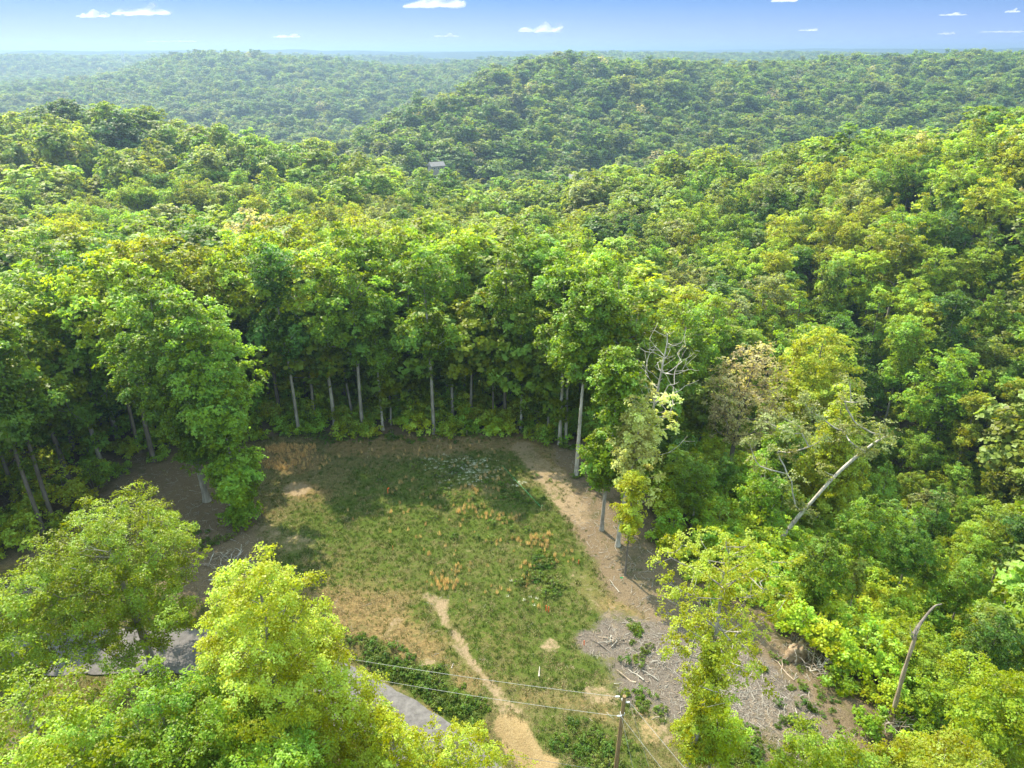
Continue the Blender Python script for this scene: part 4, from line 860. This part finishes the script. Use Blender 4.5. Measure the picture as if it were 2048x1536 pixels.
wx_ = np.array(wx_); k = dist_poly(wx_[:, 0], wx_[:, 1], ROADS, False) > 3; wx_ = wx_[k]; n = len(wx_); s_ = rg.uniform(.6, 1.4, n)
scatter('weeds', np.column_stack([wx_, height(wx_[:, 0], wx_[:, 1])]), np.stack([np.zeros(n), np.zeros(n), rg.random(n)*6.28], 1), np.repeat(s_[:, None], 3, 1), rg.integers(0, 3, n), WC)
# twigs and chips of the mulched brush
TC = proto_collection('twig_shapes')
def stick(name, seed, L, r, mat, forks=1, sides=4):
    rng = np.random.default_rng(seed); n = 5; P = np.zeros((n, 3)); P[:, 0] = np.linspace(-L/2, L/2, n); P[:, 1:] = rng.normal(size=(n, 2))*L*.035; P[:, 2] += r
    rad = list(np.linspace(r, r*.4, n)); NN = list(P); ch = [list(range(n))]
    for f in range(forks):
        j = 2+f % 2; b0 = len(NN); q_ = P[j]; dv = np.array([.5, rng.choice([-1, 1])*.5, .25])*L*.35; NN += [q_+dv*.5, q_+dv+rng.normal(size=3)*L*.03]; rad += [r*.5, r*.25]; ch.append([j, b0, b0+1])
    V, Fq = tubes(np.array(NN), ch, np.array(rad), sides); return mesh_np(name, V, Fq, [mat], smooth_=True)
for k, (L_, r_, b_) in enumerate([(.45, .018, 'pale'), (.7, .02, 'grey'), (1.0, .025, 'pale'), (.35, .03, 'dead'), (.5, .016, 'dark')]): proto_obj(TC, 't%d' % k, stick('twig%d' % k, 600+k, L_, r_, BARK[b_], k % 2, 3))
def rnd_pts(strokes, dens):
    out = []
    for pts, rad, s_ in strokes:
        W = [atz(*p) for p in pts]; W = W*2 if len(W) == 1 else W
        for a, b in zip(W[:-1], W[1:]):
            nn = int(dens*s_*(2*rad*np.linalg.norm(b-a)+3*rad*rad))
            for _ in range(nn):
                t_ = rg.random(); th = rg.random()*6.28; q_ = rad*math.sqrt(rg.random()); out.append((a[0]+(b-a)[0]*t_+q_*math.cos(th), a[1]+(b-a)[1]*t_+q_*math.sin(th)))
    return out
tp = np.array(rnd_pts(CHIP, 9)+rnd_pts(LITTER, 2.2)+rnd_pts(DRY, .25)+rnd_pts([([(1430, 1420), (1600, 1480)], 4, 1)], 6)); n = len(tp); s_ = rg.uniform(.4, 1.25, n)
scatter('woody_litter', np.column_stack([tp, height(tp[:, 0], tp[:, 1])]), np.stack([rg.normal(0, .12, n), rg.normal(0, .18, n), rg.random(n)*6.28], 1), np.repeat(s_[:, None], 3, 1), rg.integers(0, 5, n), TC)

# ------------------------------------------------------------------ fallen wood
def log(px, py, ang, L, r, bark, label, up=0.0, px2=None, forks=1, seed=0, name='log'):
    P = ground(px, py); me = stick(name, 700+seed, L, r, BARK[bark], forks, 6); o = link(name, me, loc=(float(P[0]), float(P[1]), float(P[2])+r*.2+up)); o.rotation_euler = (0, -0.04, ang)
    tag(o, label, 'log', 'cut wood left on the ground'); return o
log(1079, 1345, 1.50, 1.0, .08, 'pale', 'short pale log lying upright in the picture on the open grass', seed=1, forks=0)
log(1252, 1355, 2.45, 1.9, .10, 'dead', 'brown log left of the pair at the left rim of the wood chips', seed=2, forks=0)
log(1272, 1350, 2.35, 1.6, .08, 'pale', 'pale log right of the pair at the left rim of the wood chips', seed=3, forks=0)
log(1300, 1352, 2.5, 1.5, .05, 'pale', 'thin pale pole lying right of the two logs on the chips', seed=4)
log(1200, 1290, 2.4, 2.2, .06, 'dark', 'dark branch on the near end of the grey chip heap', seed=5)
log(1228, 1172, 2.0, 1.9, .05, 'pale', 'bleached branch on brown litter below the dark crooked trunk', seed=6)
log(905, 1332, 1.4, .5, .05, 'pale', 'tiny white stub beside the track on the grass', seed=7, forks=0)
log(465, 1145, .75, 4.6, .09, 'pale', 'long forked bleached branch above the yellow maple top', seed=8, forks=2)
log(1392, 1412, .9, 2.2, .05, 'dead', 'brown branch lying across the chips behind the ivy-wrapped trunk', seed=9)
log(1590, 1440, 1.2, 2.4, .05, 'pale', 'pale branch among twigs between bottom right trees and chips', seed=10)
log(1565, 1338, 2.0, 2.6, .07, 'dead', 'brown branch just under the root mound', seed=11)
def pile(name, px, py, n, L, Rr, label, seed, z=0.0, steep=.35, bark=('pale', 'dead')):
    P = ground(px, py); e = empty(name, (float(P[0]), float(P[1]), float(P[2])+z)); tag(e, label, 'branch pile')
    rng = np.random.default_rng(seed)
    shapes = [stick('pile_stick', seed+k, L, .035+.012*(k % 3), BARK[bark[k % 2]], 2, 4) for k in range(4)]
    for k in range(n):
        o = link('branch', shapes[k % 4], e, (float(rng.normal()*Rr*.45), float(rng.normal()*Rr*.3), float(.03+.5*rng.random()*steep))); o.rotation_euler = (float(rng.normal()*steep*.6), float(rng.normal()*steep), float(rng.random()*6.28)); o.scale = (float(rng.uniform(.5, 1.2)),)*3
pile('branch_pile', 440, 1118, 20, 2.4, 2.2, 'loose pile of bleached branches in the shade behind the yellow maple', 810)
pile('branch_pile', 1228, 1283, 26, 1.4, 1.1, 'heap of grey cut branches on the left rim of the chips', 820)
pile('branch_pile', 1640, 1345, 26, 2.6, 1.9, 'tangle of grey branches on the right flank of the root mound', 830, .2, .5)
pile('branch_pile', 1780, 1455, 26, 3.0, 1.8, 'brush heap around the foot of the broken trunk', 840, .1, .45)
pile('branch_pile', 55, 1185, 22, 3.2, 2.6, 'tangle of thin grey branches at the left edge by the road', 850, .1, .3)
pile('branch_pile', 45, 1000, 24, 3.0, 2.4, 'dark brush heap under the trees at the left edge', 860, .1, .4, ('dead', 'dark'))
# root mound: torn earth bank with hanging roots
P = ground(1590, 1312); e = empty('root_mound', tuple(map(float, P)), 0.6); tag(e, 'torn up root mound of tan earth at the rim of the right slope', 'root mound')
rng = np.random.default_rng(3); nu, nv = 18, 10; V = []
for j in range(nv):
    for i in range(nu):
        a = i/nu*2*math.pi; t_ = j/(nv-1); rr1 = 1.1*math.cos(t_*1.57)**.6+.02; V.append([rr1*math.cos(a)*1.25+rng.normal()*.07, rr1*.6*math.sin(a)+rng.normal()*.07, -.5+1.75*math.sin(t_*1.57)+rng.normal()*.08])
V = np.array(V); ii = np.arange(nu*nv).reshape(nv, nu); jj = np.roll(ii, -1, 1); Fq = np.stack([ii[:-1], jj[:-1], jj[1:], ii[1:]], -1).reshape(-1, 4)
earth = rough_mat('torn_earth', (0.13, 0.085, 0.05), (0.30, 0.22, 0.14), 4, .8)
link('earth', mesh_np('earth', V, Fq, [earth]), e)
for k in range(26):
    a = rng.uniform(-.3, 6.3); o = link('root', bpy.data.meshes['pile_stick'], e, (1.5*math.cos(a)*.9, .75*math.sin(a), float(rng.uniform(-.1, 1.1)))); o.rotation_euler = (0, float(rng.uniform(-.5, 1.2)), a); o.scale = (.55, .55, .55)
# broken leaning dead trunk on the right slope
P = ground(1778, 1450)
def onp(px, py, d=0.0): return aty(px, py, P[1]+d)-P
e = empty('dead_tree', (float(P[0]), float(P[1]), float(P[2])-.1)); tag(e, 'brown dead tree snapped at a splintered elbow, leaning over the right slope', 'tree')
pts = catmull(np.array([(0, 0, 0), onp(1793, 1400), onp(1809, 1340), onp(1832, 1270)]), 4); rad = np.linspace(.2, .12, len(pts))+.025*np.sin(np.arange(len(pts))*1.9)
V, Fq = tubes(pts, [list(range(len(pts)))], rad, 8); link('trunk', mesh_np('snag', V, Fq, [BARK['dead']], smooth_=True), e)
pts = catmull(np.array([onp(1828, 1266), onp(1845, 1240, .5), onp(1868, 1212, 1), onp(1884, 1206, 1.5)]), 4); rad = np.linspace(.15, .04, len(pts))
V, Fq = tubes(pts, [list(range(len(pts)))], rad, 8); link('broken_top', mesh_np('broken_top', V, Fq, [BARK['dark']], smooth_=True), e)
for k in range(7):
    a, b = onp(1828, 1280), onp(1826+rng.uniform(-8, 22), 1258+rng.uniform(-18, 8), rng.uniform(-.3, .3)); V, Fq = tubes(np.array([a, b]), [[0, 1]], np.array([.06, .012]), 4); link('splinter', mesh_np('splinter', V, Fq, [BARK['pale']]), e)
# dead grey leader on the broad roadside tree
# ------------------------------------------------------------------ utility pole, wires, guys
wood = rough_mat('pole_wood', (0.13, 0.085, 0.04), (0.30, 0.21, 0.11), 6, .4, stretch=(1, 1, .08))
def plain(name, c, rough=.5, metal=0.0):
    m, t, N = new_mat(name); p = N('ShaderNodeBsdfPrincipled'); p.inputs['Base Color'].default_value = (*c, 1); p.inputs['Roughness'].default_value = rough; p.inputs['Metallic'].default_value = metal
    n = N('ShaderNodeTexNoise'); n.inputs['Scale'].default_value = 20; h = N('ShaderNodeMix'); h.data_type = 'RGBA'; t.links.new(n.outputs['Fac'], h.inputs[0]); h.inputs[6].default_value = (*[v*.8 for v in c], 1); h.inputs[7].default_value = (*[min(1, v*1.15) for v in c], 1); t.links.new(h.outputs[2], p.inputs['Base Color'])
    o = N('ShaderNodeOutputMaterial'); t.links.new(p.outputs[0], o.inputs[0]); return m
steel = plain('galvanised_steel', (.55, .56, .57), .45, .6); wire_m = plain('wire_aluminium', (.34, .34, .34), .6, .2); cable_m = plain('cable_black', (.10, .10, .11), .6); glass_m = plain('insulator_porcelain', (.75, .77, .78), .25)
TOP = atz(1249, 1392, 9.3); PB = np.array([TOP[0]-.12, TOP[1]+.05, gh(TOP[0], TOP[1])])
e = empty('utility_pole', tuple(map(float, PB))); tag(e, 'brown wooden utility pole with wires and guys at the bottom of the clearing', 'utility pole')
pl_ = np.array([[0, 0, -.3], [.03, 0, 3], [.08, 0, 6.5], list(TOP-PB)]); V, Fq = tubes(pl_, [[0, 1, 2, 3]], np.array([.17, .155, .14, .125]), 14)
V = np.vstack([V, (TOP-PB)[None]]); me = bpy.data.meshes.new('shaft'); nf = len(V)-1; me.from_pydata(V.tolist(), [], Fq.tolist()+[[nf-14+k, nf-14+(k+1) % 14, nf] for k in range(14)]); me.materials.append(wood); me.update(); link('shaft', me, e)
def lathe(name, prof, mat, parent, loc, rot=(0, 0, 0), n=10):
    V = []; Fq = []
    for k, (r_, z_) in enumerate(prof):
        for j in range(n): V.append((r_*math.cos(j*2*math.pi/n), r_*math.sin(j*2*math.pi/n), z_))
    for k in range(len(prof)-1):
        for j in range(n): Fq.append((k*n+j, k*n+(j+1) % n, (k+1)*n+(j+1) % n, (k+1)*n+j))
    Fq += [tuple(reversed(range(n))), tuple((len(prof)-1)*n+j for j in range(n))]
    me = bpy.data.meshes.new(name); me.from_pydata(V, [], Fq); me.materials.append(mat); me.update(); o = link(name, me, parent, loc); o.rotation_euler = rot; return o
ins = [(.03, -.16), (.06, -.15), (.03, -.10), (.07, -.06), (.03, -.01), (.07, .04), (.03, .09), (.05, .12), (.02, .16)]
lathe('insulator', ins, glass_m, e, tuple(np.array([-.32, .04, TOP[2]-PB[2]-.15])), (0, 1.5, 0)); lathe('insulator', ins, glass_m, e, (.38, -.08, TOP[2]-PB[2]-.55), (0, 1.9, .3)); lathe('insulator', ins, glass_m, e, (-.12, -.16, TOP[2]-PB[2]-1.75), (0, 1.5, 0))
lathe('pole_band', [(.16, -.05), (.165, -.05), (.165, .05), (.16, .05)], steel, e, (.1, 0, TOP[2]-PB[2]-1.7)); lathe('pole_band', [(.15, -.04), (.155, -.04), (.155, .04), (.15, .04)], steel, e, (.11, 0, TOP[2]-PB[2]-.4))
def wire(name, a, b, sag, r_, mat, label, cat, grp=None):
    a = np.array(a); b = np.array(b); t_ = np.linspace(0, 1, 26)[:, None]; P = a*(1-t_)+b*t_; P[:, 2] -= 4*sag*(t_*(1-t_))[:, 0]
    V, Fq = tubes(P-P[0], [list(range(26))], np.full(26, r_), 5); o = link(name, mesh_np(name, V, Fq, [mat], smooth_=True), loc=tuple(map(float, P[0]))); tag(o, label, cat, grp); return o
A1 = TOP+np.array([-.3, .04, -.15]); A2 = TOP+np.array([-.12, -.16, -1.75]); A3 = TOP+np.array([.35, -.05, -.5])
Q1 = atz(745, 1322, 9.0); B1 = A1+(Q1-A1)*1.4; B1[2] = 9.0
Q2 = atz(820, 1378, 7.2); B2 = np.array([B1[0]+.1, B1[1]-.05, 7.5])
wire('overhead_wire', A1, B1, .25, .011, wire_m, 'upper pale wire running left from the pole top', 'wire', 'wires on the utility pole')
wire('overhead_wire', A2, B2, .3, .011, wire_m, 'lower pale wire running left from the middle of the pole', 'wire', 'wires on the utility pole')
Q3 = atz(960, 1496, 5.3); A4 = atz(1232, 1545, 5.0); wire('overhead_wire', A4, A4+(Q3-A4)*4, .3, .013, cable_m, 'thin dark cable low across the sandy track', 'wire', 'wires on the utility pole')
Q = atz(1354, 1515, 8.2); wire('overhead_wire', A3, A3+(Q-A3)*5, .2, .011, wire_m, 'pale wire running down right past the ivy-wrapped trunk', 'wire', 'wires on the utility pole')
Q = atz(1325, 1536, 6.8); wire('overhead_wire', A2, A2+(Q-A2)*5, .2, .010, wire_m, 'pale wire leaving the lower insulator toward the bottom right', 'wire', 'wires on the utility pole')
def gnd(px, py): q_ = ground(px, py); return q_
G1 = gnd(1318, 1600); G2 = gnd(1290, 1640)
wire('guy_wire', A3, G1, 0, .012, steel, 'steel guy from the pole top slanting down to the ground, right one', 'guy wire', 'guys of the utility pole')
wire('guy_wire', A2, G2, 0, .012, steel, 'steel guy from the lower band slanting down to the ground, left one', 'guy wire', 'guys of the utility pole')
PB2 = np.array([B1[0]-.1, B1[1]+.1, gh(B1[0], B1[1])]); e = empty('utility_pole', tuple(map(float, PB2))); tag(e, 'wooden utility pole at the road edge, screened by the yellow maple', 'utility pole')
V, Fq = tubes(np.array([[0, 0, -.3], [0, 0, 5], [0, 0, 10.2]]), [[0, 1, 2]], np.array([.17, .15, .125]), 12); link('shaft', mesh_np('shaft', V, Fq, [wood], smooth_=True), e)
lathe('insulator', ins, glass_m, e, (.1, -.12, 9.0-PB2[2]), (0, 1.5, 0))
# ------------------------------------------------------------------ survey stakes
stake_w = plain('stake_orange', (.85, .16, .04), .6); stake_g = plain('flag_green', (.05, .55, .22), .6); stake_y = plain('stake_wood', (.55, .43, .25), .7)
def stake(px, py, h, mat, label, flag=None):
    P = ground(px, py); e = empty('survey_stake', tuple(map(float, P)), px % 3.1); tag(e, label, 'stake', 'survey stakes in the clearing')
    w_ = .045; V = [(-w_, -.015, -.05), (w_, -.015, -.05), (w_, .015, -.05), (-w_, .015, -.05), (-w_, -.015, h), (w_, -.015, h), (w_, .015, h), (-w_, .015, h), (0, 0, -.25)]
    Fq = [(4, 5, 6, 7), (0, 1, 5, 4), (1, 2, 6, 5), (2, 3, 7, 6), (3, 0, 4, 7), (0, 8, 1), (1, 8, 2), (2, 8, 3), (3, 8, 0)]
    me = bpy.data.meshes.new('stake'); me.from_pydata(V, [], Fq); me.materials.append(mat); me.update(); link('stake', me, e)
    if flag:
        V = [(.045, .02, h-.02), (.30, .05, h-.05), (.34, .02, h-.22), (.045, .02, h-.2), (.045, .03, h-.02), (.30, .06, h-.05), (.34, .03, h-.22), (.045, .03, h-.2)]; Fq = [(0, 1, 2, 3), (7, 6, 5, 4), (0, 4, 5, 1), (1, 5, 6, 2), (2, 6, 7, 3), (3, 7, 4, 0)]
        me = bpy.data.meshes.new('flag'); me.from_pydata(V, [], Fq); me.materials.append(flag); me.update(); link('flag', me, e)
stake(776, 987, .75, stake_w, 'orange stake with an orange ribbon in the green grass left of centre', stake_w)
stake(786, 1100, .5, stake_w, 'small orange stake below the ribboned one at the left of the grass')
stake(1092, 1222, .7, stake_w, 'left of a close pair of orange stakes at the right of the clearing')
stake(1097, 1225, .7, stake_w, 'right of a close pair of orange stakes at the right of the clearing')
stake(1157, 1128, .5, stake_w, 'orange stake at the foot of the broomsedge near the right edge')
stake(1168, 1290, .5, stake_w, 'orange stake at the left rim of the grey branch heap')
stake(1083, 1020, .6, stake_y, 'stake with green ribbon at the end of the string line', stake_g)
stake(1246, 1163, .6, stake_y, 'stake with green ribbon beside the dark crooked trunk', stake_g)
stake(890, 868, .7, stake_y, 'stake with green ribbon at the rear edge of the clearing', stake_g)
stake(934, 870, .7, stake_y, 'plain pale stake at the rear edge of the clearing')
a = ground(1005, 935); b = ground(1083, 1020); wire('string_line', a+[0, 0, .25], b+[0, 0, .35], .05, .012, stake_g, 'thin green string stretched over the grass to the ribboned stake', 'string')
# ------------------------------------------------------------------ far buildings and masts
def box_mesh(name, sx, sy, z0, z1, mat):
    V = [(-sx, -sy, z0), (sx, -sy, z0), (sx, sy, z0), (-sx, sy, z0), (-sx, -sy, z1), (sx, -sy, z1), (sx, sy, z1), (-sx, sy, z1)]; me = bpy.data.meshes.new(name); me.from_pydata(V, [], [(3, 2, 1, 0), (4, 5, 6, 7), (0, 1, 5, 4), (1, 2, 6, 5), (2, 3, 7, 6), (3, 0, 4, 7)]); me.materials.append(mat); me.update(); return me
def roof_mesh(name, sx, sy, z0, zr, mat):
    V = [(-sx, -sy, z0), (sx, -sy, z0), (sx, sy, z0), (-sx, sy, z0), (-sx, 0, zr), (sx, 0, zr)]; V2 = [(v[0], v[1], v[2]-.15) for v in V[:4]]
    me = bpy.data.meshes.new(name); me.from_pydata(V+V2, [], [(0, 1, 5, 4), (2, 3, 4, 5), (1, 2, 5), (3, 0, 4), (6, 9, 8, 7), (0, 6, 7, 1), (1, 7, 8, 2), (2, 8, 9, 3), (3, 9, 6, 0)]); me.materials.append(mat); me.update(); return me
wallm = plain('house_wall', (.25, .22, .19), .8); roofm = plain('roof_shingle', (.16, .15, .15), .8); paneM = plain('window_pane', (.03, .035, .04), .2)
def house(x, y, z, sx, sy, h, label, rz, name='house'):
    e = empty(name, (x, y, z), rz); tag(e, label, name); wl = link('wall', box_mesh('wall', sx, sy, -2, h, wallm), e); link('roof', roof_mesh('roof', sx+.5, sy+.6, h+.01, h+sy*.75, roofm), e)
    for k in (-.6, 0, .6):
        f = link('window', box_mesh('window', .55, .05, -.6, .6, plain_w), e, (k*sx, -sy-.05, h*.55)); link('pane', box_mesh('pane', .45, .02, -.5, .5, paneM), f, (0, -.05, 0))
plain_w = plain('window_frame', (.8, .8, .78), .6)
house(hp[0], hp[1], HOUSE[2]-6.0, 3.8, 2.6, 2.6, 'grey roofed house half hidden in the trees of the middle valley', .5)
house(sp_[0]-4, sp_[1], SHED[2]-3.5, 3.2, 2.4, 2.6, 'small grey shed beside a pale clearing in the valley right of the house', -.3, 'shed')
V = np.array([[math.cos(a)*9*(1+.2*math.sin(3*a)), math.sin(a)*6, 0] for a in np.linspace(0, 2*math.pi, 24, endpoint=False)])
me = bpy.data.meshes.new('gravel_yard'); me.from_pydata([(sp_[0]+4+v[0], sp_[1]+v[1], SHED[2]-1.8) for v in V]+[(sp_[0]+4+v[0]*1.2, sp_[1]+v[1]*1.2, SHED[2]-6) for v in V], [], [tuple(range(24))]+[(k, 24+k, 24+(k+1) % 24, (k+1) % 24) for k in range(24)]); me.materials.append(road_m); me.update(); tag(link('gravel_yard', me), kind='structure')
def lattice(name, P, H, w0, label, cat, arms=()):
    e = empty(name, tuple(map(float, P))); tag(e, label, cat); NN = []; ch = []
    for cx, cy in ((-1, -1), (1, -1), (1, 1), (-1, 1)): ch.append([len(NN), len(NN)+1]); NN += [(cx*w0, cy*w0, 0), (cx*w0*.15, cy*w0*.15, H)]
    n = 9
    for k in range(n):
        f0, f1 = k/n, (k+1)/n; w1 = w0*(1-.85*f0); w2 = w0*(1-.85*f1)
        for (cx, cy), (dx, dy) in zip([(-1, -1), (1, -1), (1, 1), (-1, 1)], [(1, -1), (1, 1), (-1, 1), (-1, -1)]): ch.append([len(NN), len(NN)+1]); NN += [(cx*w1, cy*w1, H*f0), (dx*w2, dy*w2, H*f1)]
    NN = np.array(NN, float); V, Fq = tubes(NN, ch, np.full(len(NN), .22), 4); tag(link('lattice', mesh_np('lattice', V, Fq, [steel]), e), kind='stuff')
    for z_, L_ in arms:
        V, Fq = tubes(np.array([(-L_, 0, z_), (L_, 0, z_)], float), [[0, 1]], np.array([.28, .28]), 4); link('crossarm', mesh_np('crossarm', V, Fq, [steel]), e)
P = aty(1344, 128, 940); lattice('power_pylon', (P[0], 940, P[2]-22), 32, 3.4, 'small lattice power pylon standing up on the skyline right of centre', 'pylon', ((26, 5), (29.5, 4)))
P = aty(245, 112, 1960); lattice('radio_mast', (P[0], 1960, P[2]-25), 38, 3.5, 'thin mast on the hazy skyline at the far left', 'mast')
# ------------------------------------------------------------------ clouds, outside the haze
m, t, N = new_mat('cloud_vapour'); L = t.links.new
lw = N('ShaderNodeLayerWeight'); lw.inputs[0].default_value = .5; tcn = N('ShaderNodeTexCoord'); nn = N('ShaderNodeTexNoise'); nn.inputs['Scale'].default_value = .004; nn.inputs['Detail'].default_value = 4; L(tcn.outputs['Object'], nn.inputs['Vector'])
ma = N('ShaderNodeMath'); ma.operation = 'MULTIPLY_ADD'; ma.inputs[1].default_value = -1.75; L(lw.outputs['Facing'], ma.inputs[0]); nq = N('ShaderNodeMath'); nq.operation = 'MULTIPLY_ADD'; nq.inputs[1].default_value = .9; nq.inputs[2].default_value = .42; L(nn.outputs['Fac'], nq.inputs[0]); L(nq.outputs[0], ma.inputs[2])
mb = N('ShaderNodeMath'); mb.operation = 'MULTIPLY_ADD'; mb.inputs[1].default_value = 1.0; mb.inputs[2].default_value = 0.0; mb.use_clamp = True; L(ma.outputs[0], mb.inputs[0])
dn = N('ShaderNodeBsdfDiffuse'); dn.inputs[0].default_value = (.58, .555, .55, 1); tl = N('ShaderNodeBsdfTranslucent'); tl.inputs[0].default_value = (.58, .555, .55, 1); m1 = N('ShaderNodeMixShader'); L(dn.outputs[0], m1.inputs[1]); L(tl.outputs[0], m1.inputs[2])
tp_ = N('ShaderNodeBsdfTransparent'); m2 = N('ShaderNodeMixShader'); L(mb.outputs[0], m2.inputs[0]); L(tp_.outputs[0], m2.inputs[1]); L(m1.outputs[0], m2.inputs[2]); oo = N('ShaderNodeOutputMaterial'); L(m2.outputs[0], oo.inputs[0]); CLOUD = m
def ico(sub=2):
    import bmesh
    b = bmesh.new(); bmesh.ops.create_icosphere(b, subdivisions=sub, radius=1); V = np.array([v.co[:] for v in b.verts]); Fq = np.array([[v.index for v in f.verts] for f in b.faces]); b.free(); return V, Fq
IV, IF = ico(4)
for k, (px, py, wpx, hpx, lab) in enumerate([(282, 28, 98, 22, 'larger of the two white clouds at the upper left'), (183, 33, 54, 15, 'smaller of the two white clouds at the upper left'), (868, 12, 104, 24, 'white cloud cut near the top edge left of centre'), (1085, 62, 74, 20, 'white puff low in the sky just right of centre'), (575, 74, 44, 10, 'faint little cloud between the left pair and the centre'), (345, 83, 84, 9, 'long faint streak of cloud under the left pair'), (890, 73, 50, 9, 'faint streak low in the sky left of centre'), (1570, 2, 44, 12, 'small cloud cut by the top edge right of centre'), (2012, 64, 72, 9, 'flat streak of cloud at the right edge'), (1620, 61, 34, 7, 'tiny faint cloud low at the right'), (1895, 68, 30, 7, 'tiny streak left of the right-edge cloud'), (1905, 30, 46, 7, 'faint wisp high near the right edge'), (2025, 24, 24, 7, 'tiny cloud in the upper right corner')]):
    P = aty(px, py, 21000); sc_ = 21000/F/cP*1.0; a = wpx*sc_*.5; c_ = hpx*sc_*.5; V = IV.copy(); ph = k*3.7
    lump = 1+.16*np.sin(V[:, 0]*4+ph)*np.cos(V[:, 1]*3+ph)+.10*np.sin(V[:, 0]*8+ph*2)
    V = V*lump[:, None]; V[:, 2] = np.where(V[:, 2] < 0, V[:, 2]*.45, V[:, 2]*(.95+.25*np.sin(V[:, 0]*6+ph)*np.cos(V[:, 1]*5))); V *= np.array([a, a*.6, c_*1.3]); V[:, 0] += V[:, 2]*.5
    o = link('cloud', mesh_np('cloud', V, IF, [CLOUD], smooth_=True), loc=tuple(map(float, P))); tag(o, lab, 'cloud', 'small white clouds')
# ------------------------------------------------------------------ haze
m, t, N = new_mat('haze_air'); pv = N('ShaderNodeVolumePrincipled'); pv.inputs['Color'].default_value = (.31, .43, .60, 1); pv.inputs['Density'].default_value = HAZE; pv.inputs['Anisotropy'].default_value = 0.62
oo = N('ShaderNodeOutputMaterial'); t.links.new(pv.outputs[0], oo.inputs['Volume'])
Hb = box_mesh('haze', 17500, 17500, -85, 84, m); tag(link('haze', Hb), kind='stuff')
